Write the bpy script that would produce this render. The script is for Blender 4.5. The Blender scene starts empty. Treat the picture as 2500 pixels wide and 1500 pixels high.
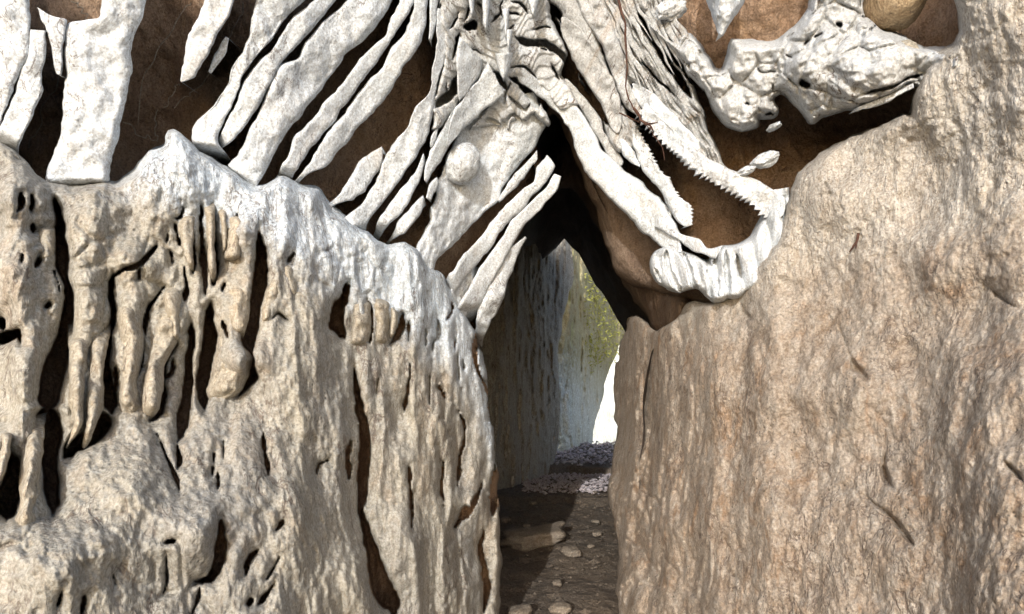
import bpy, math, random
import numpy as np
from mathutils import Vector
random.seed(7)
rng = np.random.default_rng(11)
SC = bpy.context.scene
COL = SC.collection
# ------------------------------------------------------------------ camera frame
FPX = 1820.0
PITCH = math.radians(0)
CAM = np.array([0.0, 0.0, 1.40])
Fv = np.array([0, math.cos(PITCH), math.sin(PITCH)])
Uv = np.array([0, -math.sin(PITCH), math.cos(PITCH)])
Rv = np.array([1.0, 0, 0])

def P(px, py, d):
    px = np.asarray(px, float); py = np.asarray(py, float); d = np.asarray(d, float)
    return CAM + ((px-1250)/FPX*d)[..., None]*Rv + ((750-py)/FPX*d)[..., None]*Uv + d[..., None]*Fv

# ------------------------------------------------------------------ noise
def _h(i, j, k, s):
    n = (i.astype(np.int64)*374761393 + j.astype(np.int64)*668265263 + k.astype(np.int64)*2147483647 + s*1274126177) & 0xFFFFFFFF
    n = ((n ^ (n >> 13))*1274126177) & 0xFFFFFFFF
    n = ((n ^ (n >> 16))*2246822519) & 0xFFFFFFFF
    return ((n ^ (n >> 15)) & 0xFFFFFF)/float(0xFFFFFF)*2-1

def vnoise(p, s=0):
    i = np.floor(p); f = p-i; i = i.astype(np.int64)
    f = f*f*f*(f*(f*6-15)+10)
    r = 0
    for a in (0, 1):
        wx = f[..., 0] if a else 1-f[..., 0]
        for b in (0, 1):
            wy = f[..., 1] if b else 1-f[..., 1]
            for c in (0, 1):
                wz = f[..., 2] if c else 1-f[..., 2]
                r = r + wx*wy*wz*_h(i[..., 0]+a, i[..., 1]+b, i[..., 2]+c, s)
    return r

def fbm(p, oct=4, s=0, gain=.5):
    r = 0; a = 1; t = 0
    for o in range(oct):
        r = r+a*vnoise(p*(2.03**o)+o*17.3, s+o); t += a; a *= gain
    return r/t

def ridged(p, oct=4, s=0):
    r = 0; a = 1; t = 0
    for o in range(oct):
        r = r+a*(1-2*np.abs(vnoise(p*(2.03**o)+o*9.1, s+o))); t += a; a *= .5
    return r/t

def worley(p, s=0):
    i = np.floor(p).astype(np.int64); best = np.full(p.shape[:-1], 9.0); sec = best.copy()
    for a in (-1, 0, 1):
        for b in (-1, 0, 1):
            for c in (-1, 0, 1):
                q = i+np.array([a, b, c])
                o = np.stack([_h(q[..., 0], q[..., 1], q[..., 2], s+k) for k in range(3)], -1)*.5+.5
                dd = np.linalg.norm(q+o-p, axis=-1)
                sec = np.minimum(sec, np.maximum(best, dd)); best = np.minimum(best, dd)
    return best, sec

def sstep(a, b, x):
    t = np.clip((x-a)/(b-a), 0, 1); return t*t*(3-2*t)

# ------------------------------------------------------------------ depth tables (metres from the camera plane)
GX = [-500, 0, 600, 1000, 1200, 1350, 1500, 1800, 2200, 2500, 2900]
GY = [-500, 0, 400, 800, 1500, 1800]
GD = [[1.75, 1.75, 1.95, 2.3, 2.55, 2.65, 2.55, 2.3, 1.95, 1.6, 1.4],
      [1.9, 1.95, 2.15, 2.5, 2.75, 2.85, 2.75, 2.45, 2.1, 1.75, 1.5],
      [1.9, 2.0, 2.25, 2.65, 2.95, 3.05, 2.9, 2.55, 2.15, 1.75, 1.5],
      [1.7, 1.85, 2.15, 2.65, 3.1, 3.3, 3.0, 2.5, 2.0, 1.6, 1.35],
      [1.35, 1.5, 1.85, 2.5, 3.1, 3.3, 3.0, 2.35, 1.8, 1.4, 1.1],
      [1.2, 1.35, 1.7, 2.4, 3.1, 3.3, 3.0, 2.3, 1.7, 1.3, 1.0]]
GD = np.array(GD)

def table(gx, gy, gd, px, py):
    gx = np.array(gx, float); gy = np.array(gy, float)
    px = np.clip(px, gx[0], gx[-1]-1e-3); py = np.clip(py, gy[0], gy[-1]-1e-3)
    i = np.searchsorted(gx, px, side='right')-1; j = np.searchsorted(gy, py, side='right')-1
    tx = (px-gx[i])/(gx[i+1]-gx[i]); ty = (py-gy[j])/(gy[j+1]-gy[j])
    tx = .5*tx+.5*tx*tx*(3-2*tx); ty = .5*ty+.5*ty*ty*(3-2*ty)
    return (gd[j, i]*(1-tx)+gd[j, i+1]*tx)*(1-ty)+(gd[j+1, i]*(1-tx)+gd[j+1, i+1]*tx)*ty

def front(px, py):
    return table(GX, GY, GD, px, py)

# ------------------------------------------------------------------ mesh helpers
def link(name, verts, quads, mat, parent=None, smooth=True):
    verts = np.asarray(verts, float).reshape(-1, 3)
    me = bpy.data.meshes.new(name)
    q = [f for f in quads]
    if isinstance(quads, np.ndarray):
        n = len(quads); k = quads.shape[1]
        me.vertices.add(len(verts)); me.vertices.foreach_set('co', verts.ravel())
        me.loops.add(n*k); me.loops.foreach_set('vertex_index', quads.ravel().astype(np.int32))
        me.polygons.add(n); me.polygons.foreach_set('loop_start', np.arange(0, n*k, k, dtype=np.int32))
        me.polygons.foreach_set('loop_total', np.full(n, k, dtype=np.int32))
    else:
        me.from_pydata([tuple(v) for v in verts], [], q)
    me.validate(); me.update()
    if smooth:
        me.polygons.foreach_set('use_smooth', np.ones(len(me.polygons), dtype=bool))
    me.materials.append(mat)
    o = bpy.data.objects.new(name, me); COL.objects.link(o)
    if parent: o.parent = parent
    return o

def tag(o, label=None, cat=None, group=None, kind=None):
    for k, v in (('label', label), ('category', cat), ('group', group), ('kind', kind)):
        if v: o[k] = v
    return o

def gridfaces(n, m, close=False):
    a = np.arange(n*m).reshape(n, m)
    if close:
        a = np.concatenate([a, a[:, :1]], 1)
    return np.stack([a[:-1, :-1], a[:-1, 1:], a[1:, 1:], a[1:, :-1]], -1).reshape(-1, 4)

def resample(pts, n):
    pts = np.asarray(pts, float)
    # Catmull-Rom for smoothness
    L = np.r_[0, np.cumsum(np.linalg.norm(np.diff(pts[:, :2], axis=0), axis=1))]
    t = np.linspace(0, L[-1], n)
    return np.stack([np.interp(t, L, pts[:, k]) for k in range(pts.shape[1])], -1)

def smooth1(a, k=2):
    for _ in range(k):
        b = a.copy(); b[1:-1] = (a[:-2]+2*a[1:-1]+a[2:])/4; a = b
    return a

CROPS = {1: (0, 0), 2: (800, 0), 3: (1600, 0), 4: (0, 480), 5: (800, 480), 6: (1600, 480), 7: (0, 960), 8: (1100, 960), 0: None}
SCL = 900/2473.0
def X(c, pts):
    if c == 0: return [tuple(p) for p in pts]
    ox, oy = CROPS[c]
    return [(ox+p[0]*SCL, oy+p[1]*SCL)+tuple(v*SCL for v in p[2:]) for p in pts]

# a stone fin: front face between two traced edges, sides running back to the rock behind
def rib(name, A, B, mat, off=0.0, back=.35, bulge=.02, wob=4.0, bump=.008, step=5.0, seed=0, dfun=front, prof=6, ends=(0, .0), parent=None, scal=0, teeth=0, widen=0.0, foot=0.0, taper=(0, 0)):
    A = np.array(A, float); B = np.array(B, float)
    if A[0][1] <= 6 and B[0][1] <= 6:
        v = A[0]-A[1]+B[0]-B[1]; v = v/np.linalg.norm(v)*110
        A = np.vstack([A[0]+v, A]); B = np.vstack([B[0]+v, B])
    if foot:
        v = (A[-1]-A[-2])+(B[-1]-B[-2]); v = v/np.linalg.norm(v)
        A = np.vstack([A, A[-1]+v*foot]); B = np.vstack([B, B[-1]+v*foot]); ends = (ends[0], .3)
    ln = max(np.linalg.norm(np.diff(A, axis=0), axis=1).sum(), np.linalg.norm(np.diff(B, axis=0), axis=1).sum())
    n = max(8, int(ln/step))
    A = smooth1(resample(A, n), 3); B = smooth1(resample(B, n), 3)
    cr = B-A; w = np.linalg.norm(cr, axis=1); wm = max(w.max(), 1)
    cd = cr/np.maximum(w, 1e-3)[:, None]
    cd = smooth1(cd, 6)
    sa = np.linspace(0, 1, n)*ln; tp = np.ones(n)
    if taper[0]: tp = tp*np.sqrt(np.clip(sa/taper[0]+.01, 0, 1))
    if taper[1]: tp = tp*np.sqrt(np.clip((ln-sa)/taper[1]+.01, 0, 1))
    md = (A+B)/2; A = md+(A-md)*tp[:, None]; B = md+(B-md)*tp[:, None]; w = w*tp
    wd = np.minimum(widen, w*.25)[:, None]*cd
    A = A-wd; B = B+wd
    t = np.linspace(0, 1, n)*ln
    amp = np.minimum(wob, w*.22)
    z = np.zeros(n)
    for (E, sg, sd) in ((A, -1, 1), (B, 1, 2)):
        q = np.stack([t/38, z+seed*3.7, z+sd*11], -1)
        q2 = np.stack([t/13, z+seed*1.7, z+sd*5], -1)
        E += (sg*amp*(1.0*vnoise(q, seed)+.45*vnoise(q2, seed+5)))[:, None]*cd
        if teeth and sd == 2:
            ph = (t/teeth+.55*vnoise(q, 3)) % 1.0
            E += ((1-np.abs(ph*2-1))**1.2*teeth*1.0*(.85+.5*vnoise(q, 9)).clip(.3, 1.25))[:, None]*cd
    m = int(np.clip(wm/step, 7, 60))
    # extra samples close to the edges
    tt = np.sin(np.linspace(-1, 1, m)*math.pi/2)
    tt = .55*tt+.45*np.linspace(-1, 1, m)
    u = (tt+1)/2
    XY = A[:, None, :]*(1-u)[None, :, None]+B[:, None, :]*u[None, :, None]
    d0 = dfun(XY[..., 0], XY[..., 1])+off
    mid = d0.mean(1, keepdims=True)
    d0 = mid+(d0-mid)*1.0
    bl = bulge*np.clip(w/45, .25, 2.2)
    prf = 1-np.power(np.clip(1-np.abs(tt)**prof, 0, 1), 1/prof)
    d = d0+bl[:, None]*prf[None, :]
    e = np.zeros(n)
    if ends[0]: e += ends[0]*np.power(np.clip(1-t/(ln*.18), 0, 1), 2)
    if ends[1]: e += ends[1]*np.power(np.clip(1-(ln-t)/(foot+34 if foot else ln*.18), 0, 1), 2)
    d = d+e[:, None]
    W = P(XY[..., 0], XY[..., 1], d)
    nz = fbm(W*9, 3, 40+seed)*1.2+.6*fbm(W*28, 3, 80)+.35*ridged(W*np.array([16, 16, 7]), 2, 4)
    fade = np.clip((1-np.abs(tt))*4, .15, 1)[None, :]
    d = d-bump*nz*fade*np.clip(w/30, .4, 1.6)[:, None]
    if scal:
        d = d+.012*np.abs(np.sin(XY[..., 1]/scal+2*vnoise(W*3, 2)))
    cols = [P(XY[..., 0], XY[..., 1], d)]
    def side(E, dE, sgn):
        out = []
        ks = (.04, .12, .25, .45, .7, 1.0)
        for k in ks:
            dd = dE+back*k
            Wk = P(E[:, 0], E[:, 1], dd)
            ins = (-.5+2.2*k)*.006*0 - .004*vnoise(Wk*20, 7)
            # sides stay parallel to the view axis with small waviness, slightly thinner at the root
            c3 = (cd[:, 0:1]*Rv-cd[:, 1:2]*Uv)
            out.append(Wk-sgn*c3*(np.clip(w/FPX*dE*.22, 0, .03)*(k**.7)+ins)[:, None])
        return out
    left = side(A, d[:, 0], -1); right = side(B, d[:, -1], 1)
    V = np.concatenate([np.stack(left[::-1], 1), cols[0], np.stack(right, 1)], 1)
    # end caps: pull end rings together
    for r, (cap) in ((0, 1), (-1, 1)):
        c = V[r].mean(0)
        V = np.concatenate([(c+(V[:1]-c)*.02)+Fv*back*.3, V], 0) if r == 0 else np.concatenate([V, (c+(V[-1:]-c)*.02)+Fv*back*.3], 0)
    n2, m2 = V.shape[:2]
    return link(name, V, gridfaces(n2, m2), mat, parent)

def tapered(g):
    g = [tuple(p) for p in resample(np.array(g), max(5, 2*len(g)))] if len(g) > 1 else g
    g[0] = g[0][:2]+(g[0][2]*.15,); g[-1] = g[-1][:2]+(g[-1][2]*.15,)
    return g

def segdist(px, py, pts):
    """distance and interpolated radius margin to a polyline with radii"""
    best = np.full(px.shape, 1e9); bq = np.full(px.shape, 1e9)
    for a, b in zip(pts[:-1], pts[1:]):
        ax, ay = a[:2]; bx, by = b[:2]; dx, dy = bx-ax, by-ay
        L = dx*dx+dy*dy+1e-9
        t = np.clip(((px-ax)*dx+(py-ay)*dy)/L, 0, 1)
        dd = np.hypot(px-(ax+t*dx), py-(ay+t*dy))
        r = (a[2]+(b[2]-a[2])*t) if len(a) > 2 else 0
        best = np.minimum(best, dd-r); bq = np.minimum(bq, dd/np.maximum(r, 1e-3))
    return best, bq

def polysdf(px, py, poly):
    """signed distance (inside > 0) and nearest boundary point"""
    poly = np.asarray(poly, float); n = len(poly)
    best = np.full(px.shape, 1e18); nx = np.zeros(px.shape); ny = np.zeros(px.shape)
    ins = np.zeros(px.shape, bool)
    for i in range(n):
        ax, ay = poly[i]; bx, by = poly[(i+1) % n]; dx, dy = bx-ax, by-ay
        L = dx*dx+dy*dy+1e-12
        t = np.clip(((px-ax)*dx+(py-ay)*dy)/L, 0, 1)
        qx = ax+t*dx; qy = ay+t*dy
        dd = (px-qx)**2+(py-qy)**2
        m = dd < best
        best = np.where(m, dd, best); nx = np.where(m, qx, nx); ny = np.where(m, qy, ny)
        if dy != 0:
            c = ((ay > py) != (by > py)) & (px < (bx-ax)*(py-ay)/dy+ax)
            ins ^= c
    s = np.sqrt(best)
    return np.where(ins, s, -s), nx, ny

def wobble(poly, amp, sub=9.0, seed=0, lock=None):
    poly = np.asarray(poly, float); out = []
    n = len(poly)
    for i in range(n):
        a = poly[i]; b = poly[(i+1) % n]; L = np.hypot(*(b-a)); k = max(1, int(L/sub))
        for j in range(k): out.append(a+(b-a)*j/k)
    out = np.array(out)
    z = np.zeros(len(out))
    q = np.stack([out[:, 0]/30, out[:, 1]/30, z+seed], -1)
    q2 = q*2.7
    for _ in range(2):
        out = (np.roll(out, 1, 0)+2*out+np.roll(out, -1, 0))/4
    out[:, 0] += amp*(vnoise(q, seed)+.5*vnoise(q2, seed+1)); out[:, 1] += amp*(vnoise(q, seed+2)+.5*vnoise(q2, seed+3))
    return out

# a body of rock seen from the passage: outline, its own depth, rounded rim and a skirt running back
def relief(name, poly, mat, dfun, step=4.0, rnd=25, roll=.12, skirt=.3, wob=4, seed=0, disp=None, parent=None, clip=None):
    poly = wobble(poly, wob, seed=seed)
    x0, y0 = poly.min(0)-step; x1, y1 = poly.max(0)+step
    if clip: x0 = max(x0, clip[0]); y0 = max(y0, clip[1]); x1 = min(x1, clip[2]); y1 = min(y1, clip[3])
    gx = np.arange(x0, x1+step, step); gy = np.arange(y0, y1+step, step)
    px, py = np.meshgrid(gx, gy)
    s, nx, ny = polysdf(px, py, poly)
    ins = s > 0
    fk = ins[:-1, :-1] | ins[1:, :-1] | ins[:-1, 1:] | ins[1:, 1:]
    out = ~ins
    px = np.where(out, nx, px); py = np.where(out, ny, py); s = np.maximum(s, 0)
    d = dfun(px, py)
    e = np.clip(s/rnd, 0, 1)
    d = d+roll*(1-np.sqrt(np.clip(1-(1-e)**2, 0, 1)))
    W = P(px, py, d)
    if disp is not None:
        d = d-disp(W, px, py, s)
        W = P(px, py, d)
    n, m = px.shape
    idx = np.arange(n*m).reshape(n, m)
    q = np.stack([idx[:-1, :-1], idx[1:, :-1], idx[1:, 1:], idx[:-1, 1:]], -1)[fk]
    V = W.reshape(-1, 3)
    # skirt: boundary edges of kept faces pushed back
    if skirt > 0:
        e1 = q[:, [0, 1, 2, 3]].ravel(); e2 = q[:, [1, 2, 3, 0]].ravel()
        key = e1.astype(np.int64)*(n*m)+e2; rev = e2.astype(np.int64)*(n*m)+e1
        bnd = ~np.isin(key, rev)
        b1 = e1[bnd]; b2 = e2[bnd]
        ub = np.unique(np.r_[b1, b2])
        base = len(V); lv = [V]; qq = [q]
        prev = {}
        mapa = np.full(n*m, -1, np.int64); mapa[ub] = ub
        pd = d.ravel()[ub]; ppx = px.ravel()[ub]; ppy = py.ravel()[ub]
        cur = mapa.copy()
        for k in (.08, .3, .6, 1.0):
            nv = P(ppx, ppy, pd+skirt*k)
            nv = nv+.01*np.stack([vnoise(nv*12, 3), 0*pd, vnoise(nv*12, 4)], -1)
            nm = np.full(n*m, -1, np.int64); nm[ub] = base+np.arange(len(ub))
            lv.append(nv); base += len(ub)
            qq.append(np.stack([cur[b2], cur[b1], nm[b1], nm[b2]], -1)); cur = nm
        V = np.concatenate(lv); q = np.concatenate(qq)
    used = np.unique(q); mp = np.zeros(len(V), np.int64); mp[used] = np.arange(len(used))
    return link(name, V[used], mp[q], mat, parent)

# ------------------------------------------------------------------ materials
def nd(nt, t, **kw):
    n = nt.nodes.new(t)
    for k, v in kw.items():
        if k in n.inputs.keys(): n.inputs[k].default_value = v
        else: setattr(n, k, v)
    return n

def stone(name, c1, c2, c3, stain=(.2, .1, .04), stainamt=.35, streak=(1, 1, .35), scale=6, bump=.5, grain=140, rough=.82, crack=.5, c3amt=.5, pits=.4, blotch=2.2, lines=.8, mott=.8, turn=0, lw=1.0, lf=2.4):
    m = bpy.data.materials.new(name); m.use_nodes = True
    nt = m.node_tree; nt.nodes.clear(); L = nt.links.new
    out = nd(nt, 'ShaderNodeOutputMaterial'); bs = nd(nt, 'ShaderNodeBsdfPrincipled')
    L(bs.outputs[0], out.inputs[0])
    geo = nd(nt, 'ShaderNodeNewGeometry')
    mp = nd(nt, 'ShaderNodeMapping'); mp.inputs['Scale'].default_value = streak
    pos = geo.outputs['Position']
    if turn:
        vr = nd(nt, 'ShaderNodeVectorRotate', rotation_type='Y_AXIS'); vr.inputs['Angle'].default_value = turn; L(pos, vr.inputs['Vector']); pos = vr.outputs[0]
    L(pos, mp.inputs[0])
    def noise(sc, det=6, ro=.6, dist=0, vec=None):
        n = nd(nt, 'ShaderNodeTexNoise'); n.inputs['Scale'].default_value = sc; n.inputs['Detail'].default_value = det
        n.inputs['Roughness'].default_value = ro; n.inputs['Distortion'].default_value = dist
        L(vec or mp.outputs[0], n.inputs['Vector']); return n
    def ramp(src, a, b, ca=(0, 0, 0, 1), cb=(1, 1, 1, 1)):
        r = nd(nt, 'ShaderNodeValToRGB'); r.color_ramp.elements[0].position = a; r.color_ramp.elements[1].position = b
        r.color_ramp.elements[0].color = ca; r.color_ramp.elements[1].color = cb
        L(src, r.inputs[0]); return r
    def mix(f, a, b, bt='MIX', fac=None):
        x = nd(nt, 'ShaderNodeMixRGB', blend_type=bt)
        if f is None: x.inputs[0].default_value = fac
        else: L(f, x.inputs[0])
        for k, v in ((1, a), (2, b)):
            if isinstance(v, tuple): x.inputs[k].default_value = v+(1,) if len(v) == 3 else v
            else: L(v, x.inputs[k])
        return x
    def math_(op, a, b):
        x = nd(nt, 'ShaderNodeMath', operation=op)
        for k, v in ((0, a), (1, b)):
            if isinstance(v, (int, float)): x.inputs[k].default_value = v
            else: L(v, x.inputs[k])
        return x
    big = noise(blotch, 5, .6, .6); mid = noise(scale*1.7, 7, .68, .5); fine = noise(scale*9, 5, .6); st = noise(blotch*1.9, 6, .7, 1.0)
    r1 = ramp(big.outputs[0], .38, .62); r2 = ramp(mid.outputs[0], .42, .62)
    a = mix(r1.outputs[0], c1, c2)
    s2 = math_('MULTIPLY', r2.outputs[0], c3amt)
    b = mix(s2.outputs[0], a.outputs[0], c3)
    r3 = ramp(st.outputs[0], .54, .72); s3 = math_('MULTIPLY', r3.outputs[0], stainamt)
    c = mix(s3.outputs[0], b.outputs[0], stain)
    # grain
    gr = noise(grain, 3, .7, 0, geo.outputs['Position'])
    rg = ramp(gr.outputs[0], .34, .66, (.60, .57, .54, 1), (1.12, 1.12, 1.12, 1))
    d = mix(None, c.outputs[0], rg.outputs[0], 'MULTIPLY', 1.0)
    rf = ramp(fine.outputs[0], .30, .55, (.72, .66, .6, 1), (1, 1, 1, 1))
    e = mix(None, d.outputs[0], rf.outputs[0], 'MULTIPLY', mott)
    # mineral filled hairline cracks and pits
    vo = nd(nt, 'ShaderNodeTexVoronoi', feature='DISTANCE_TO_EDGE'); vo.inputs['Scale'].default_value = scale*.9
    wv = nd(nt, 'ShaderNodeVectorMath', operation='ADD'); wn = noise(scale*1.2, 4, .6); sc = nd(nt, 'ShaderNodeVectorMath', operation='SCALE'); sc.inputs['Scale'].default_value = .55
    L(wn.outputs['Color'], sc.inputs[0]); L(mp.outputs[0], wv.inputs[0]); L(sc.outputs[0], wv.inputs[1]); L(wv.outputs[0], vo.inputs['Vector'])
    rc = ramp(vo.outputs['Distance'], 0.0, .035, (.35, .27, .2, 1), (1, 1, 1, 1))
    brk = ramp(noise(scale*.8, 3, .5).outputs[0], .48, .6, (0, 0, 0, 1), (crack, crack, crack, 1))
    f = mix(brk.outputs[0], e.outputs[0], mix(None, e.outputs[0], rc.outputs[0], 'MULTIPLY', 1.0).outputs[0])
    vp = nd(nt, 'ShaderNodeTexVoronoi'); vp.inputs['Scale'].default_value = scale*6.5; L(geo.outputs['Position'], vp.inputs['Vector'])
    rp = ramp(vp.outputs['Distance'], .10, .27, (1-pits*.8,)*3+(1,), (1, 1, 1, 1))
    pm = ramp(noise(scale*.7, 4, .6).outputs[0], .49, .57)
    g = mix(pm.outputs[0], f.outputs[0], mix(None, f.outputs[0], rp.outputs[0], 'MULTIPLY', 1.0).outputs[0])
    # wandering contour cracks; in layered_calcite they paint shade between layers
    mc = nd(nt, 'ShaderNodeMapping'); mc.inputs['Scale'].default_value = (streak[0]*1.0, streak[1], streak[2]*.8); L(pos, mc.inputs[0])
    n1 = noise(scale*.75*lf, 4, .62, .8, mc.outputs[0]); a1 = math_('ABSOLUTE', math_('SUBTRACT', n1.outputs[0], .5).outputs[0], 0)
    rl = ramp(a1.outputs[0], .001, .0085*lw+.003*crack, (1, 1, 1, 1), (0, 0, 0, 1))
    gate = ramp(noise(scale*.5*max(1, lf*.5), 3, .6).outputs[0], .50, .58)
    ln = math_('MULTIPLY', rl.outputs[0], gate.outputs[0]); ln2 = math_('MULTIPLY', ln.outputs[0], min(1, lines))
    g = mix(ln2.outputs[0], g.outputs[0], (.10, .07, .055))
    L(g.outputs[0], bs.inputs['Base Color'])
    bs.inputs['Roughness'].default_value = rough
    bs.inputs['Specular IOR Level'].default_value = .35
    # relief
    h1 = math_('MULTIPLY', mid.outputs[0], 1.0); h2 = math_('MULTIPLY', fine.outputs[0], .5)
    h3 = math_('MULTIPLY', gr.outputs[0], .17); h = math_('ADD', h1.outputs[0], h2.outputs[0]); h = math_('ADD', h.outputs[0], h3.outputs[0])
    cr = math_('MULTIPLY', ramp(vo.outputs['Distance'], 0, .06).outputs[0], .18*crack); h = math_('ADD', h.outputs[0], cr.outputs[0]); h = math_('SUBTRACT', h.outputs[0], math_('MULTIPLY', ln.outputs[0], .22).outputs[0])
    bp = nd(nt, 'ShaderNodeBump'); bp.inputs['Strength'].default_value = bump; bp.inputs['Distance'].default_value = .035
    L(h.outputs[0], bp.inputs['Height']); L(bp.outputs[0], bs.inputs['Normal'])
    return m

M_white = stone('pale_calcite', (.61, .66, .71), (.53, .58, .62), (.67, .72, .76), stain=(.5, .42, .32), stainamt=.35, streak=(1, 1, .6), scale=8, bump=.30, crack=.3, pits=.5, mott=.5, lw=1.6)
M_strata = stone('layered_calcite', (.50, .525, .54), (.43, .45, .46), (.58, .605, .62), stain=(.34, .25, .16), stainamt=.75, streak=(3.2, 1.5, .32), scale=11, bump=.5, crack=.2, pits=.2, mott=.6, turn=math.radians(-28), lines=1.0, lw=2.6, lf=1)  # dark lines stand in for shadows between the rock layers
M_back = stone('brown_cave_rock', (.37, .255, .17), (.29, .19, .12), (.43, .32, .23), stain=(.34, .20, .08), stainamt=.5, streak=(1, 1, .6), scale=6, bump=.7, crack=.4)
M_left = stone('flowstone', (.365, .35, .30), (.285, .285, .27), (.46, .445, .40), stain=(.42, .30, .185), stainamt=.4, streak=(1, 1, .4), scale=8, bump=.42, crack=.25, lw=3, pits=.7)
M_crest = stone('chalky_flowstone', (.61, .69, .77), (.52, .60, .68), (.70, .76, .81), stain=(.5, .47, .42), stainamt=.3, streak=(1.4, 1.4, .35), scale=9, bump=.6, crack=.7, lw=3.2)
M_col = stone('cream_flowstone', (.42, .385, .315), (.35, .33, .28), (.49, .46, .39), stain=(.6, .44, .26), stainamt=.35, streak=(1, 1, .5), scale=9, bump=.4, crack=.4)
M_right = stone('stained_limestone', (.345, .29, .235), (.25, .195, .145), (.53, .50, .45), stain=(.30, .17, .08), stainamt=.8, streak=(1.25, 1.25, .8), scale=11, bump=.6, crack=.3, pits=.9, blotch=3.2, lw=3.2, lf=1.6)
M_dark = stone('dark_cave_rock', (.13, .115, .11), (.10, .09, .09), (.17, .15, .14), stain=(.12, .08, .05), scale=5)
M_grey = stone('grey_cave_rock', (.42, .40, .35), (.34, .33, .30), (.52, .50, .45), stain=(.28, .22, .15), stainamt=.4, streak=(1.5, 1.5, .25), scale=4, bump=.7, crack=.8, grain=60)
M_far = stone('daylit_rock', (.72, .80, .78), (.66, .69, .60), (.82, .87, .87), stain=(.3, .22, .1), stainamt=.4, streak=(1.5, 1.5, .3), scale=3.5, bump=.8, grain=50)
M_moss = stone('moss', (.46, .48, .12), (.34, .37, .07), (.58, .58, .24), stain=(.2, .16, .04), scale=7, bump=.9, grain=60)
M_floor = stone('passage_dirt', (.17, .135, .10), (.12, .10, .08), (.24, .20, .16), stain=(.14, .09, .05), stainamt=.4, streak=(1, 1, 1), scale=5, bump=.8, grain=90, pits=.2)
M_pebble = stone('floor_stone', (.24, .20, .155), (.18, .155, .125), (.29, .26, .22), streak=(1, 1, 1), scale=8, bump=.4)
M_root = stone('root_bark', (.10, .045, .03), (.07, .03, .02), (.13, .07, .05), scale=20)

# ------------------------------------------------------------------ cave ceiling behind the fins
ARCH = [(1345, 285), (1310, 350), (1345, 420), (1310, 490), (1275, 560), (1235, 660), (1195, 780), (1182, 840), (1190, 900), (1200, 1000),
        (1210, 1100), (1218, 1210), (1222, 1350), (1215, 1560), (1500, 1560), (1498, 1350), (1490, 1200), (1496, 1120), (1506, 1060), (1500, 960), (1502, 860), (1530, 800),
        (1548, 775), (1600, 700), (1520, 690), (1480, 610), (1440, 520), (1420, 470), (1400, 400), (1375, 330)]

def recess(px, py):
    r = .34+.10*sstep(0, 500, 500-px)
    r = r+.22*np.exp(-(((px-1950)/260)**2+((py-330)/170)**2))+.15*np.exp(-(((px-1850)/120)**2+((py-540)/90)**2))
    r = r+.14*np.exp(-(((px-380)/110)**2+((py-200)/260)**2))
    r = r+.3*np.exp(-(((px-2120)/150)**2+((py-300)/90)**2))
    return r

def back_d(px, py): return front(px, py)+recess(px, py)
def back_disp(W, px, py, s):
    return .06*fbm(W*3.5, 4, 3)+.035*ridged(W*np.array([5, 5, 5]), 4, 8)+.012*ridged(W*np.array([18, 18, 9]), 3, 12)
ceil_poly = [(-500, -150), (2900, -150), (2900, 700), (1900, 800), (1640, 720), (1520, 690), (1480, 600), (1450, 500), (1410, 400), (1370, 300), (1345, 270), (1300, 340), (1330, 430), (1290, 520), (1230, 660), (1190, 780), (1100, 900), (-500, 900)]
o = relief('ceiling', ceil_poly, M_back, back_d, step=7, rnd=40, roll=.12, skirt=.3, wob=5, seed=2, disp=back_disp)
tag(o, 'brown cave ceiling rock in the hollows behind the pale stone fins', 'cave ceiling', kind='structure')

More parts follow.
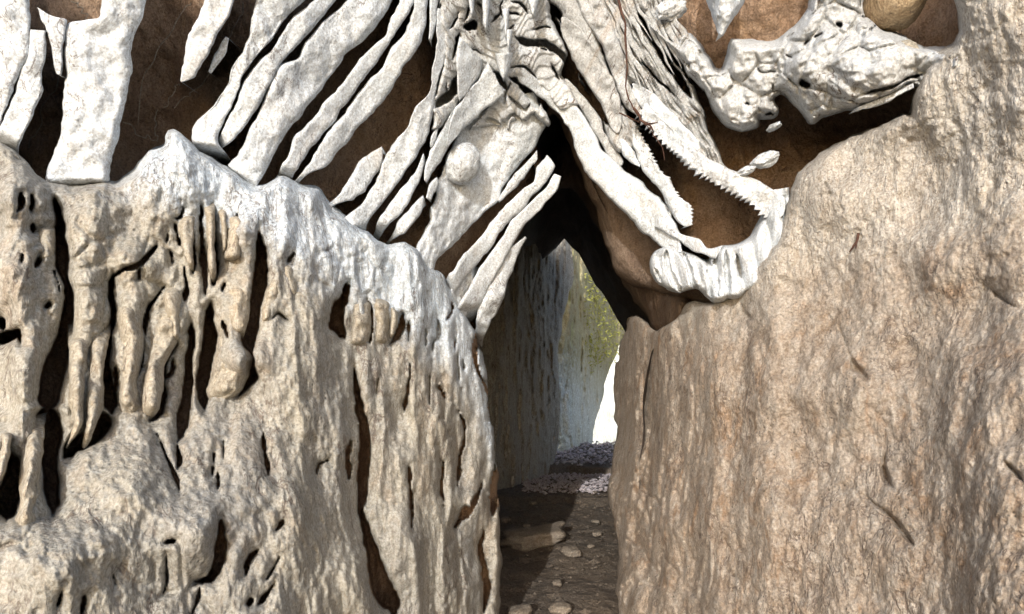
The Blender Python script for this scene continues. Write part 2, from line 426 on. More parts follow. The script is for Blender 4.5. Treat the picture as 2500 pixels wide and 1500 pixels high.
# ------------------------------------------------------------------ left wall
CREST = [(-450, 260), (-200, 300), (0, 348), (55, 385), (110, 445), (180, 462), (255, 440), (290, 445), (335, 405), (360, 368), (405, 355), (410, 325), (430, 315), (455, 335), (490, 375), (540, 400), (570, 415), (620, 455), (655, 450), (690, 425),
         (730, 455), (780, 462), (805, 500), (850, 545), (900, 575), (950, 600), (990, 590), (1015, 610), (1040, 650), (1085, 670), (1110, 740), (1140, 780), (1165, 820), (1178, 880), (1188, 960), (1200, 1060), (1212, 1150), (1215, 1250), (1222, 1360), (1215, 1600)]
left_poly = CREST+[(1215, 1750), (-450, 1750)]
GROOVES = [
 X(4, [(375, 0, 12), (400, 180, 30), (425, 380, 40), (445, 560, 26), (460, 750, 36), (450, 900, 45), (400, 1080, 62), (350, 1250, 62), (330, 1450, 62)]),
 X(7, [(330, 100, 60), (340, 300, 75), (320, 500, 55), (335, 700, 50), (335, 830, 18)]),
 X(7, [(700, 150, 70), (640, 290, 55), (500, 360, 40), (430, 450, 30)]),
 X(4, [(770, 520, 8), (772, 650, 18), (770, 850, 14), (740, 950, 32), (720, 1100, 30), (725, 1250, 36), (740, 1450, 46)]),
 X(4, [(775, 545, 16), (830, 500, 14), (930, 480, 14), (970, 420, 16), (1040, 330, 5)]),
 X(4, [(940, 500, 8), (940, 580, 8)]),
 X(4, [(950, 1200, 14), (960, 1080, 20), (985, 900, 10), (1010, 770, 10), (1060, 690, 8), (1110, 620, 8)]),
 X(4, [(1370, 60, 6), (1370, 250, 14), (1375, 400, 18), (1390, 560, 12), (1390, 665, 12)]),
 X(4, [(1450, 60, 5), (1460, 250, 12), (1465, 450, 13), (1450, 590, 18)]),
 X(4, [(1305, 230, 4), (1315, 400, 12), (1312, 520, 10)]),
 X(4, [(1245, 480, 6), (1265, 600, 10), (1250, 710, 14)]),
 X(4, [(1775, 200, 5), (1788, 400, 32), (1745, 600, 46), (1705, 750, 36), (1690, 950, 40), (1695, 1070, 20), (1705, 1220, 36), (1620, 1340, 8)]),
 X(4, [(1440, 730, 18), (1425, 900, 36), (1420, 1050, 44), (1385, 1200, 36), (1380, 1350, 36), (1390, 1430, 14)]),
 X(4, [(1300, 860, 8), (1300, 1050, 24), (1300, 1200, 24), (1280, 1350, 26), (1235, 1484, 30), (1210, 1600, 26), (1180, 1660, 6)]),
 X(4, [(1195, 1010, 12), (1125, 1110, 18), (1110, 1250, 16), (1110, 1350, 18), (1080, 1450, 22), (1010, 1500, 16)]),
 X(4, [(1195, 1080, 8), (1190, 1180, 12), (1120, 1225, 8)]),
 X(4, [(795, 1130, 10), (785, 1230, 14), (760, 1330, 16)]),
 X(4, [(0, 970, 40), (60, 945, 36), (130, 920, 24), (150, 1000, 4)]),
 X(4, [(0, 820, 30), (20, 900, 10)]),
 X(7, [(70, 400, 30), (90, 550, 55), (50, 700, 70), (30, 860, 45)]),
 X(7, [(1485, 840, 8), (1485, 1000, 30), (1450, 1180, 30), (1400, 1260, 24), (1290, 1280, 5)]),
 X(7, [(1045, 280, 5), (1090, 440, 9), (1165, 620, 10), (1170, 660, 5)]),
 X(7, [(1175, 350, 5), (1180, 480, 16), (1160, 530, 5)]),
 X(7, [(1440, 400, 12), (1400, 560, 6)]), X(7, [(1445, 550, 9), (1440, 650, 8)]),
 X(7, [(1500, 340, 4), (1500, 470, 5)]),
 X(7, [(1770, 230, 5), (1765, 400, 8), (1785, 560, 14)]),
 X(7, [(1640, 1220, 16), (1650, 1120, 14), (1720, 1050, 4)]),
 X(7, [(1720, 1420, 16), (1820, 1320, 12), (1840, 1270, 4)]), X(7, [(1670, 1390, 16), (1660, 1430, 14)]),
 X(7, [(1780, 1250, 6), (1850, 1100, 7)]), X(7, [(1840, 940, 12), (1880, 850, 8)]),
 X(7, [(2150, 560, 10), (2180, 480, 6), (2230, 450, 3)]), X(7, [(2365, 300, 8), (2350, 590, 12)]),
 X(7, [(1090, 1020, 9), (1165, 990, 14)]), X(7, [(1100, 1080, 4), (1105, 1320, 7), (1060, 1400, 4)]),
 X(7, [(1340, 1290, 6), (1320, 1420, 8), (1290, 1500, 5)]), X(7, [(560, 1340, 12), (530, 1470, 10)]), X(7, [(385, 1310, 7), (350, 1420, 16)]),
 X(7, [(720, 1230, 7), (735, 1330, 5)]), X(7, [(130, 690, 5), (230, 680, 5)]),
 X(7, [(2395, 0, 14), (2430, 200, 26), (2450, 450, 36), (2440, 650, 36), (2440, 830, 20)]),
 X(4, [(2365, 1170, 6), (2395, 1330, 18), (2420, 1500, 26)]),
 [(888, 1240, 8), (905, 1330, 12), (925, 1400, 22), (950, 1500, 26)],
 X(4, [(2350, 600, 9), (2310, 740, 30), (2290, 880, 52), (2330, 980, 16)]),
 X(4, [(2275, 690, 4), (2280, 830, 10)]), X(4, [(2200, 630, 6), (2205, 720, 4)]),
 X(5, [(170, 620, 14), (130, 800, 26), (110, 960, 24)]),
 X(5, [(292, 700, 5), (300, 850, 10), (285, 1030, 14)]), X(5, [(490, 780, 12), (460, 900, 18), (400, 1000, 8)]),
 X(5, [(525, 830, 5), (520, 960, 8)]), X(5, [(650, 880, 4), (655, 980, 6)]), X(5, [(725, 800, 4), (720, 1020, 7)]), X(5, [(845, 920, 4), (842, 1060, 9)]),
 X(5, [(515, 1100, 6), (525, 1300, 8), (515, 1484, 12)]), X(5, [(750, 1250, 8), (765, 1350, 10)]), X(5, [(1030, 900, 10), (1020, 1050, 15), (1045, 1250, 7), (1060, 1484, 9)]),
 X(5, [(920, 1100, 5), (925, 1180, 7)]), X(5, [(330, 1200, 4), (325, 1330, 5)]), X(5, [(870, 1060, 4), (880, 1300, 5)]),
 X(5, [(810, 680, 5), (815, 760, 9), (760, 830, 4)]), X(5, [(690, 1200, 3), (690, 1400, 5)]),
 [(1005, 1140, 3), (1012, 1240, 4), (1005, 1290, 5)], [(1090, 1130, 3), (1085, 1240, 4)], [(1110, 1000, 3), (1135, 1100, 4), (1130, 1180, 6)],
 [(1205, 1130, 12), (1208, 1200, 14), (1205, 1260, 10)], [(1172, 1175, 4), (1140, 1260, 7), (1120, 1290, 3)], [(1175, 1290, 4), (1195, 1400, 9), (1180, 1500, 9)],
 X(4, [(150, 0, 12), (155, 80, 14), (130, 130, 5)]), X(4, [(222, 0, 12), (222, 110, 8)]), X(4, [(240, 190, 5), (235, 240, 10)]),
 X(4, [(300, 400, 12), (250, 470, 9)]), X(4, [(170, 390, 5), (160, 440, 6)]), X(4, [(330, 720, 12), (300, 750, 7)]),
 X(4, [(380, 500, 6), (385, 640, 7)]), X(4, [(500, 550, 5), (490, 600, 4)]), X(4, [(1530, 580, 8), (1510, 650, 8)]), X(4, [(1520, 860, 9), (1540, 960, 6)]),
 X(4, [(1940, 850, 3), (1880, 800, 4), (1830, 840, 3)]), X(4, [(1940, 430, 8), (1980, 380, 4)]), X(4, [(1520, 80, 6), (1520, 130, 5)]), X(4, [(1625, 120, 8), (1625, 200, 6)]),
 X(4, [(1190, 130, 9), (1230, 130, 8), (1250, 60, 6)]), X(4, [(1195, 170, 9), (1205, 320, 14)]), X(4, [(1135, 230, 9), (1110, 310, 9)]), X(4, [(1140, 380, 8), (1155, 470, 5)]),
]
LUMPS = [ # x,y,rx,ry,height
 (30, 470, 70, 90, .12), (200, 560, 90, 120, .07), (310, 640, 55, 40, .08), (310, 1200, 110, 120, .08), (480, 1300, 110, 100, .12), (150, 1400, 160, 120, .06), (600, 880, 60, 60, .10),
 (750, 900, 110, 160, .10), (900, 950, 60, 250, .05), (720, 1250, 90, 120, .06), (860, 1430, 90, 110, .07), (1020, 1350, 60, 100, .06), (1150, 1230, 40, 40, .10), (420, 420, 80, 90, .08), (800, 600, 110, 70, .06), (610, 560, 60, 50, .05),
 (40, 640, 60, 90, .07), (60, 880, 60, 120, .08), (1130, 1430, 60, 90, .07), (240, 1330, 120, 60, .05), (560, 1130, 90, 90, .03)]

def groove_carve(W, px, py, wide=True):
    wx = 16*vnoise(W*5, 21)
    qx = px+wx+6*vnoise(W*16, 22); qy = py+10*vnoise(W*6, 23)
    cv = np.zeros(px.shape); rd = np.zeros(px.shape)
    jt = 3.0*vnoise(W*30, 88)+1.5*vnoise(W*75, 89)
    for g in GROOVES:
        xs = [p[0] for p in g]; ys = [p[1] for p in g]
        x0, x1, y0, y1 = min(xs)-60, max(xs)+60, min(ys)-60, max(ys)+60
        m = (px > x0) & (px < x1) & (py > y0) & (py < y1)
        if not m.any(): continue
        dist, _ = segdist(qx[m], qy[m], [(a, b, c*1.12+1.0) for a, b, c in tapered(g)]); dist = dist+jt[m]
        hw = max(p[2] for p in g)
        dep = min(.03+.017*hw, .30)
        c = np.clip((-dist)/max(2.5, hw*.3), 0, 1)
        cv[m] = np.maximum(cv[m], dep*sstep(0, 1, c))
        rd[m] = np.maximum(rd[m], min(.05, .012+.003*hw)*np.exp(-np.clip(dist, 0, 99)/14))
    return cv, rd

def left_disp(W, px, py, s):
    wx = 16*vnoise(W*5, 21); 
    qx = px+wx+6*vnoise(W*16, 22); qy = py+10*vnoise(W*6, 23)
    flutes = fbm(W*np.array([11, 7, 2.6]), 4, 31)
    lum = fbm(W*np.array([7, 7, 5]), 4, 33)
    fine = ridged(W*np.array([42, 30, 13]), 3, 35)
    low = sstep(1000, 1200, py+.25*px)*sstep(900, 600, px)
    dsp = .055*flutes*(1-.55*low)+.05*lum+.006*fine+.003*ridged(W*np.array([70, 60, 40]), 2, 38)
    fl2 = 1-np.abs(vnoise(W*np.array([19, 10, 2.4])+fbm(W*4, 2, 9)[..., None]*.8, 51))*2
    dsp = dsp+.016*fl2*sstep(250, 900, px)
    wr, w2 = worley(W*np.array([16, 12, 9]), 61)
    dsp = dsp-.016*np.clip(1-(w2-wr)*5, 0, 1)*sstep(.0, .35, vnoise(W*4, 71))
    dsp = dsp+.006*fbm(W*60, 2, 77)
    for (x, y, rx, ry, h) in LUMPS:
        q = ((px-x)/rx)**2+((py-y)/ry)**2
        dsp = dsp+h*np.exp(-q*1.3)
    cv, rd = groove_carve(W, px, py)
    return dsp-cv-rd

def left_d(px, py):
    d = front(px, py)-.02
    # the wall leans back to its crest
    cx = np.array([c[0] for c in CREST[:-6]]); cy = np.array([c[1] for c in CREST[:-6]])
    top = np.interp(px, cx, cy)
    k = np.clip((py-top)/330, 0, 1)
    d = d+.03*(1-k)**1.6-.05
    return d

bl = relief('wall_left', left_poly, M_left, left_d, step=3.4, rnd=26, roll=.09, skirt=.5, wob=4, seed=5, disp=left_disp)
tag(bl, 'rippled grey and tan flowstone wall with dark vertical gaps, left of the passage', 'cave wall', kind='structure')
# chalky colour on the crest as a second material slot
def crest_mix(o):
    me = o.data; me.materials.append(M_crest)
    co = np.empty(len(me.vertices)*3); me.vertices.foreach_get('co', co); co = co.reshape(-1, 3)
    return me
# blend flowstone and chalk by a vertex attribute that follows the crest line of the wall
def add_attr(o, fn, name='chalk'):
    me = o.data; n = len(me.vertices)
    co = np.empty(n*3); me.vertices.foreach_get('co', co); co = co.reshape(-1, 3)
    r = co-CAM; d = r@Fv; px = 1250+(r@Rv)/d*FPX; py = 750-(r@Uv)/d*FPX
    v = np.clip(fn(px, py, co), 0, 1)
    a = me.attributes.new(name, 'FLOAT', 'POINT'); a.data.foreach_set('value', v.astype(np.float32))

def blend_material(name, A, B, attr='chalk', lo=.62, hi=1.32):
    """two stones on one surface, mixed where a stored mesh attribute marks a deposit or painted shade"""
    m = A.copy(); m.name = name; nt = m.node_tree
    outm = [n for n in nt.nodes if n.type == 'OUTPUT_MATERIAL'][0]; bsA = outm.inputs[0].links[0].from_node
    mp = {}
    for n in B.node_tree.nodes:
        if n.type == 'OUTPUT_MATERIAL': continue
        c = nt.nodes.new(n.bl_idname); mp[n] = c
        for pr in n.bl_rna.properties:
            if not pr.is_readonly and pr.identifier not in ('name', 'location', 'parent', 'select', 'label', 'width', 'height', 'location_absolute'):
                try: setattr(c, pr.identifier, getattr(n, pr.identifier))
                except Exception: pass
        if n.type == 'VALTORGB':
            for i in (0, 1):
                c.color_ramp.elements[i].position = n.color_ramp.elements[i].position; c.color_ramp.elements[i].color = n.color_ramp.elements[i].color
        for i, s in enumerate(n.inputs):
            try: c.inputs[i].default_value = s.default_value
            except Exception: pass
    for l in B.node_tree.links:
        if l.to_node in mp and l.from_node in mp:
            fi = list(l.from_node.outputs).index(l.from_socket); ti = list(l.to_node.inputs).index(l.to_socket)
            nt.links.new(mp[l.from_node].outputs[fi], mp[l.to_node].inputs[ti])
    bsB = [c for n, c in mp.items() if n.type == 'BSDF_PRINCIPLED'][0]
    mx = nt.nodes.new('ShaderNodeMixShader'); at = nt.nodes.new('ShaderNodeAttribute'); at.attribute_name = attr
    no = nt.nodes.new('ShaderNodeTexNoise'); no.inputs['Scale'].default_value = 22; no.inputs['Detail'].default_value = 5
    geo = nt.nodes.new('ShaderNodeNewGeometry'); nt.links.new(geo.outputs['Position'], no.inputs['Vector'])
    ad = nt.nodes.new('ShaderNodeMath'); ad.operation = 'ADD'; nt.links.new(at.outputs['Fac'], ad.inputs[0]); nt.links.new(no.outputs[0], ad.inputs[1])
    rp = nt.nodes.new('ShaderNodeMapRange'); rp.inputs['From Min'].default_value = lo; rp.inputs['From Max'].default_value = hi
    nt.links.new(ad.outputs[0], rp.inputs['Value'])
    nt.links.new(rp.outputs[0], mx.inputs[0]); nt.links.new(bsA.outputs[0], mx.inputs[1]); nt.links.new(bsB.outputs[0], mx.inputs[2]); nt.links.new(mx.outputs[0], outm.inputs[0])
    return m

M_leftmix = blend_material('flowstone_with_chalk', M_left, M_crest)
M_left3 = blend_material('flowstone_with_groove_shade', M_leftmix, M_back, 'groove_shade', .8, 1.12)
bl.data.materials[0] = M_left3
CH = [(250, 430), (360, 440), (420, 480), (640, 540), (800, 660), (900, 700), (1000, 780), (1100, 860), (1160, 930), (1200, 1100)]
def chalk(px, py, co):
    top = np.interp(px, [c[0] for c in CH], [c[1] for c in CH])
    v = sstep(150, -80, py-top)*sstep(120, 420, px)
    return v
add_attr(bl, chalk)
add_attr(bl, lambda px, py, co: sstep(.05, .10, groove_carve(P(px, py, left_d(px, py)), px, py)[0]), 'groove_shade')  # groove interiors tinted brown by carve depth, painted shade

# ------------------------------------------------------------------ right wall
right_poly = X(3, [(1990, -700), (2000, 0), (2045, 90), (2050, 190), (2010, 290), (1890, 350), (1840, 420), (1780, 540), (1735, 620), (1730, 780), (1690, 750), (1600, 810), (1400, 890), (1250, 960), (1100, 1045), (1000, 1120), (940, 1200), (900, 1300)])+\
    X(6, [(890, 60), (860, 180), (800, 330), (700, 430), (620, 520), (570, 600), (490, 690), (400, 715), (320, 720), (270, 700), (225, 690), (180, 760), (110, 850), (60, 860)])+\
    [(1600, 815), (1560, 775), (1535, 770), (1530, 800), (1512, 850), (1503, 900), (1500, 960), (1504, 1035), (1512, 1065), (1497, 1105), (1490, 1160), (1484, 1200), (1496, 1240), (1504, 1300), (1512, 1330), (1505, 1600), (1505, 1750), (2900, 1750), (2900, -170)]
RG = [[(1585, 1160, 5), (1560, 1190, 9), (1640, 1260, 5)], X(8, [(1200, 600, 14), (1290, 760, 14), (1300, 800, 8)]), X(8, [(1080, 540, 9), (1160, 545, 5)]), X(8, [(1440, 1120, 9), (1530, 1220, 14), (1620, 1330, 12), (1690, 1450, 6)]),
      X(8, [(1250, 1280, 10), (1330, 1300, 12), (1420, 1300, 7)]), X(8, [(1600, 1050, 8), (1650, 1130, 18), (1700, 1080, 8)]), X(8, [(1840, 1190, 10), (1920, 1240, 12)]), X(8, [(1300, 650, 8), (1400, 760, 10)]),
      X(6, [(1220, 880, 8), (1290, 1000, 10), (1340, 1140, 26), (1390, 1200, 20), (1410, 1260, 8)]), X(6, [(1650, 900, 4), (1730, 1040, 12)]), X(6, [(670, 900, 4), (790, 1080, 7)]),
      X(6, [(560, 710, 8), (590, 790, 14), (660, 830, 18)]), X(6, [(1610, 50, 6), (1600, 200, 12)]), X(6, [(2200, 580, 3), (2440, 750, 8)]), X(6, [(2080, 1050, 10), (2230, 1020, 8)]),
      X(6, [(130, 860, 3), (240, 1200, 7)]), [(2170, 1030, 4), (2155, 1150, 12), (2190, 1200, 14)], [(2110, 1200, 6), (2170, 1250, 10), (2230, 1330, 8)], X(3, [(1610, 950, 5), (1600, 1200, 8), (1640, 1300, 5)]), X(3, [(1120, 1200, 6), (1180, 1320, 10), (1090, 1330, 7)]),
      X(6, [(150, 760, 4), (165, 1000, 6), (230, 1190, 8)]), [(1545, 1240, 4), (1560, 1340, 9), (1620, 1420, 5)], [(1760, 1240, 3), (1830, 1380, 7)], [(2440, 1120, 5), (2500, 1180, 10)]]
RL = [(2020, 480, 120, 90, .07), (2400, 760, 90, 110, -.05), (2350, 1100, 120, 150, .05), (2060, 950, 100, 110, .06), (1900, 1250, 120, 160, .05), (2250, 1300, 140, 120, .04), (1650, 1290, 45, 60, .06), (1550, 1120, 40, 40, .07), (2250, 200, 120, 150, .05),
      (1700, 900, 60, 120, .04), (2280, 620, 90, 120, .05), (1690, 1000, 30, 120, .03)]
def right_disp(W, px, py, s):
    wob = fbm(W*4, 2, 19)[..., None]
    fl = fbm(W*np.array([6, 6, 4.2]), 3, 131, .4)
    st = fbm(W*np.array([26, 24, 11])+wob*1.2, 4, 133)
    fine = ridged(W*np.array([50, 50, 26])+wob, 2, 135)
    lowc = sstep(2050, 1560, px)*sstep(650, 1000, py)
    dsp = .05*fl+.005*st+.016*fbm(W*np.array([20, 18, 13]), 4, 139)+.003*fine+.006*fbm(W*70, 2, 137)+lowc*(.02*ridged(W*np.array([30, 24, 5])+wob, 3, 140))
    wr, w2 = worley(W*np.array([14, 12, 7])+wob*.7, 161)
    dsp = dsp-(.006+.02*lowc)*np.clip(1-(w2-wr)*4, 0, 1)*sstep(0, .4, vnoise(W*3, 171))
    rough = sstep(1750, 1520, px)*sstep(1050, 1250, py)
    dsp = dsp+.05*rough*fbm(W*12, 4, 145)
    for (x, y, rx, ry, h) in RL:
        dsp = dsp+h*np.exp(-1.3*(((px-x)/rx)**2+((py-y)/ry)**2))
    qx = px+8*vnoise(W*12, 22); qy = py+8*vnoise(W*12, 23)
    for g in RG:
        dist, _ = segdist(qx, qy, tapered(g)); dist = dist+4*vnoise(W*26, 55)
        hw = max(p[2] for p in g)
        dsp = dsp-min(.006+.003*hw, .045)*sstep(0, 1, np.clip(-dist/max(4, hw), 0, 1))-.012*np.exp(-np.clip(dist+hw, 0, 99)/12)
    return dsp
WX = [1400, 1500, 1560, 1640, 1760, 1900, 2200, 2500, 2900]
WY = [-500, 400, 700, 1000, 1250, 1500, 1800]
WD = np.array([[3.2, 3.0, 2.9, 2.75, 2.5, 2.35, 1.95, 1.6, 1.35], [3.4, 3.1, 3.0, 2.8, 2.55, 2.4, 2.1, 1.75, 1.5], [5.0, 4.3, 3.6, 3.0, 2.62, 2.36, 2.03, 1.66, 1.4], [4.9, 4.2, 3.5, 2.95, 2.5, 2.27, 1.95, 1.55, 1.28],
               [3.9, 3.6, 3.2, 2.8, 2.42, 2.2, 1.87, 1.47, 1.2], [3.4, 3.2, 3.0, 2.7, 2.36, 2.15, 1.8, 1.4, 1.1], [3.3, 3.1, 2.9, 2.6, 2.3, 2.1, 1.7, 1.3, 1.0]])
def right_d(px, py): return table(WX, WY, WD, px, py)-.02
br = relief('wall_right', right_poly, M_right, right_d, step=3.6, rnd=26, roll=.08, skirt=.9, wob=4, seed=9, disp=right_disp)
tag(br, 'rough tan limestone wall with rusty streaks, right of the passage', 'cave wall', kind='structure')
M_rightmix = blend_material('limestone_with_chalk', M_right, stone('pale_weathered_limestone', (.54, .515, .465), (.45, .41, .355), (.66, .65, .62), stain=(.5, .36, .2), stainamt=.35, streak=(1.3, 1.3, .4), scale=11, bump=.7, crack=.6, pits=.6))
br.data.materials[0] = M_rightmix
def chalk_r(px, py, co):
    ln = np.interp(px, [1500, 1700, 1850, 2000, 2200, 2500], [720, 800, 740, 650, 600, 520])
    return .85*sstep(130, -140, py-ln)+.22*sstep(1500, 1000, py)*sstep(1700, 2000, px)
add_attr(br, chalk_r)

# ------------------------------------------------------------------ fins of the left half of the ceiling
LG = 'pale stone fins hanging from the left half of the ceiling'
fins = [
 ('broad white fin at the top left corner above the bulging wall', X(1, [(-260, -60), (-250, 300), (-200, 600), (-120, 900)]), X(1, [(190, -60), (200, 130), (185, 250), (190, 370), (140, 470), (60, 640), (0, 780), (-60, 900)]), {}),
 ('narrow grey-white fin just right of the top left corner', X(1, [(215, 200), (195, 370), (150, 470), (110, 620), (30, 800), (-20, 960)]), X(1, [(290, 205), (305, 300), (275, 450), (270, 620), (200, 780), (130, 900), (120, 1020)]), {}),
 ('thick white pillar with a forked top and cream foot near the left edge', X(1, [(715, -60), (690, 120), (480, 150), (430, 260), (455, 500), (445, 700), (400, 950), (320, 1215), (300, 1280)]), X(1, [(975, -60), (925, 150), (868, 265), (875, 460), (830, 700), (790, 900), (710, 1190), (720, 1260)]), dict(bulge=.03, bump=.012)),
 ('thin white spike dangling beside the thick pillar', X(1, [(250, 50), (320, 170), (360, 330), (388, 500)]), X(1, [(335, 105), (440, 130), (410, 300), (402, 505)]), dict(back=.25)),
 ('white blade ending in a point over the wide brown hollow', X(1, [(1400, -50), (1350, 120), (1290, 220), (1250, 400), (1210, 545)]), X(1, [(1575, -50), (1520, 100), (1440, 220), (1380, 370), (1290, 520), (1215, 550)]), dict(off=-.05, back=.5)),
 ('tiny white blade alone in the wide brown hollow', X(1, [(1518, 248), (1440, 370), (1400, 485)]), X(1, [(1530, 255), (1500, 360), (1410, 492)]), dict(off=.0, back=.45)),
 ('ragged white fin whose foot joins the wall beside the crest knob', X(1, [(1740, -60), (1700, 100), (1690, 230), (1640, 360), (1580, 430), (1540, 560), (1450, 700), (1340, 800), (1290, 940), (1330, 1010)]), X(1, [(2100, -60), (1900, 130), (1800, 280), (1700, 380), (1610, 530), (1540, 720), (1470, 850), (1440, 960), (1500, 1040)]), {}),
 ('slim white fin above the ochre cleft', X(1, [(2210, -60), (1970, 130), (1900, 250), (1840, 360), (1730, 430), (1640, 600), (1570, 750), (1460, 960)]), X(1, [(2290, -60), (2080, 180), (1950, 330), (1880, 390), (1800, 560), (1720, 720), (1600, 880), (1475, 995)]), {}),
 ('widest white fin of the left ceiling, below the ochre cleft', X(1, [(2420, -60), (2200, 130), (2060, 290), (2010, 400), (1890, 430), (1830, 570), (1740, 770), (1650, 960), (1600, 1060), (1540, 1120), (1600, 1180)]), X(1, [(2640, -60), (2568, 100), (2408, 290), (2330, 340), (2200, 520), (2020, 750), (1900, 900), (1800, 1070), (1710, 1250), (1720, 1300)]), dict(bulge=.025, bump=.01)),
 ('slender white fin right of the widest one', X(1, [(2720, -60), (2638, 130), (2598, 240), (2498, 330), (2398, 460), (2268, 620), (2130, 770), (2010, 900), (1950, 1050), (1880, 1180)]), X(1, [(2790, -60), (2708, 130), (2618, 270), (2528, 390), (2408, 560), (2268, 750), (2140, 920), (2000, 1070), (1935, 1200)]), {}),
 ('long even white fin reaching from the picture top to a hollow above the wall', X(1, [(2800, -60), (2778, 130), (2738, 220), (2638, 330), (2578, 460), (2428, 620), (2298, 790), (2220, 890), (2110, 1080), (1970, 1225)]), X(1, [(2865, -60), (2838, 170), (2798, 290), (2738, 390), (2638, 540), (2548, 690), (2398, 830), (2280, 990), (2170, 1110), (2060, 1160), (1990, 1235)]), {}),
 ('hair-thin white blade near the top, left of the crumpled middle', X(2, [(700, -40), (690, 180), (680, 265)]), X(2, [(737, -40), (725, 130), (690, 272)]), dict(back=.25)),
 ('short leaf-shaped white blade low between two long fins', X(2, [(362, 988), (220, 1110), (150, 1230), (70, 1330), (0, 1380)]), X(2, [(368, 1020), (340, 1110), (240, 1285), (130, 1330), (5, 1395)]), {}),
 ('long curving white fin bordering the crumpled middle', X(2, [(760, 60), (745, 300), (712, 500), (690, 620), (610, 710), (550, 850), (440, 990), (370, 1090), (330, 1220), (250, 1360), (90, 1484), (-60, 1570)]), X(2, [(868, 80), (800, 220), (795, 320), (760, 440), (706, 650), (695, 780), (640, 960), (560, 1080), (460, 1230), (360, 1360), (260, 1480), (230, 1560)]), dict(bulge=.025)),
 ('thin white sliver hugging the long curving fin', X(2, [(642, 1040), (600, 1150), (520, 1260), (420, 1390), (350, 1484), (330, 1550)]), X(2, [(645, 1090), (620, 1180), (560, 1300), (480, 1420), (400, 1500), (360, 1560)]), {}),
 ('lower white sliver with a hooked foot beside the brown pit', X(5, [(640, 0), (560, 80), (490, 160), (430, 270)]), X(5, [(640, 60), (600, 130), (520, 230), (440, 276)]), {}),
 ('tapering white fin left of the oval knob', X(2, [(835, 740), (790, 870), (720, 980), (660, 1110), (650, 1210)]), X(2, [(845, 745), (810, 960), (770, 1060), (700, 1130), (660, 1220)]), {}),
 ('small white splinter above the oval knob', X(2, [(735, 860), (700, 920), (690, 985)]), X(2, [(738, 870), (722, 940), (700, 990)]), {}),
 ('white splinter below the tapering fin', X(2, [(735, 1200), (690, 1240), (665, 1330)]), X(2, [(740, 1220), (720, 1280), (690, 1345)]), {}),
 ('ridged white slab running down to the wall under the oval knob', X(2, [(900, 700), (890, 900), (830, 1020), (790, 1110), (760, 1200), (730, 1330), (690, 1484), (640, 1600), (600, 1700), (640, 1900)]), X(2, [(1380, 620), (1450, 800), (1430, 900), (1330, 1040), (1150, 1270), (1140, 1340), (980, 1484), (850, 1620), (720, 1750), (670, 1950)]), dict(bulge=.03, bump=.016, off=.05)),
 ('smooth white fin slanting down under the crumpled curtain', X(2, [(1080, 430), (1010, 560), (930, 640), (860, 740), (830, 860), (800, 970)]), X(2, [(1180, 620), (1110, 690), (1020, 750), (910, 840), (860, 900), (805, 980)]), dict(off=-.06, back=.2)),
 ('drooping white fin on the left of the crumpled curtain', X(2, [(890, 250), (865, 400), (880, 520), (878, 660)]), X(2, [(1030, 400), (1000, 500), (940, 580), (884, 670)]), dict(off=-.06, back=.2)),
 ('short white blade left of the three by the arch', X(2, [(1405, 1020), (1310, 1120), (1220, 1230), (1145, 1340)]), X(2, [(1408, 1050), (1340, 1160), (1260, 1260), (1150, 1350)]), {}),
 ('middle white blade by the arch, longest of the three', X(2, [(1475, 1045), (1440, 1100), (1390, 1220), (1250, 1350), (1120, 1484), (1000, 1640), (880, 1760), (800, 1900)]), X(2, [(1490, 1060), (1515, 1110), (1430, 1240), (1290, 1400), (1160, 1540), (1060, 1690), (920, 1840), (830, 1980)]), {}),
 ('white blade nearest the dark arch', X(2, [(1530, 1170), (1480, 1260), (1370, 1370), (1240, 1484), (1170, 1600), (1040, 1790), (960, 1940), (860, 2100)]), X(2, [(1555, 1180), (1530, 1270), (1440, 1380), (1300, 1500), (1200, 1700), (1110, 1860), (1030, 2000), (990, 2100)]), {}),
 ('grey-white striated blade running down the left side of the arch', X(5, [(1325, 270), (1220, 370), (1110, 530), (1040, 650), (1020, 800), (1000, 900)]), X(5, [(1330, 275), (1260, 400), (1200, 560), (1150, 700), (1060, 880), (1040, 930)]), dict(bump=.03, off=.03)),
 ('narrow pale strip between the wall crest and the arch blades', X(5, [(820, 620), (880, 560), (960, 440), (1000, 500)]), X(5, [(890, 860), (940, 760), (980, 640), (1005, 560)]), dict(bump=.02, off=.06)),
]
NOFOOT = (3, 4, 5, 11, 16, 17, 18, 20, 21, 22)
for i, (lab, A, B, kw) in enumerate(fins):
    o = rib('stone_fin', A, B, M_white, seed=i+1, widen=5.5, foot=(0 if i in NOFOOT else 26), **kw)
    tag(o, lab, 'stone fin', LG)

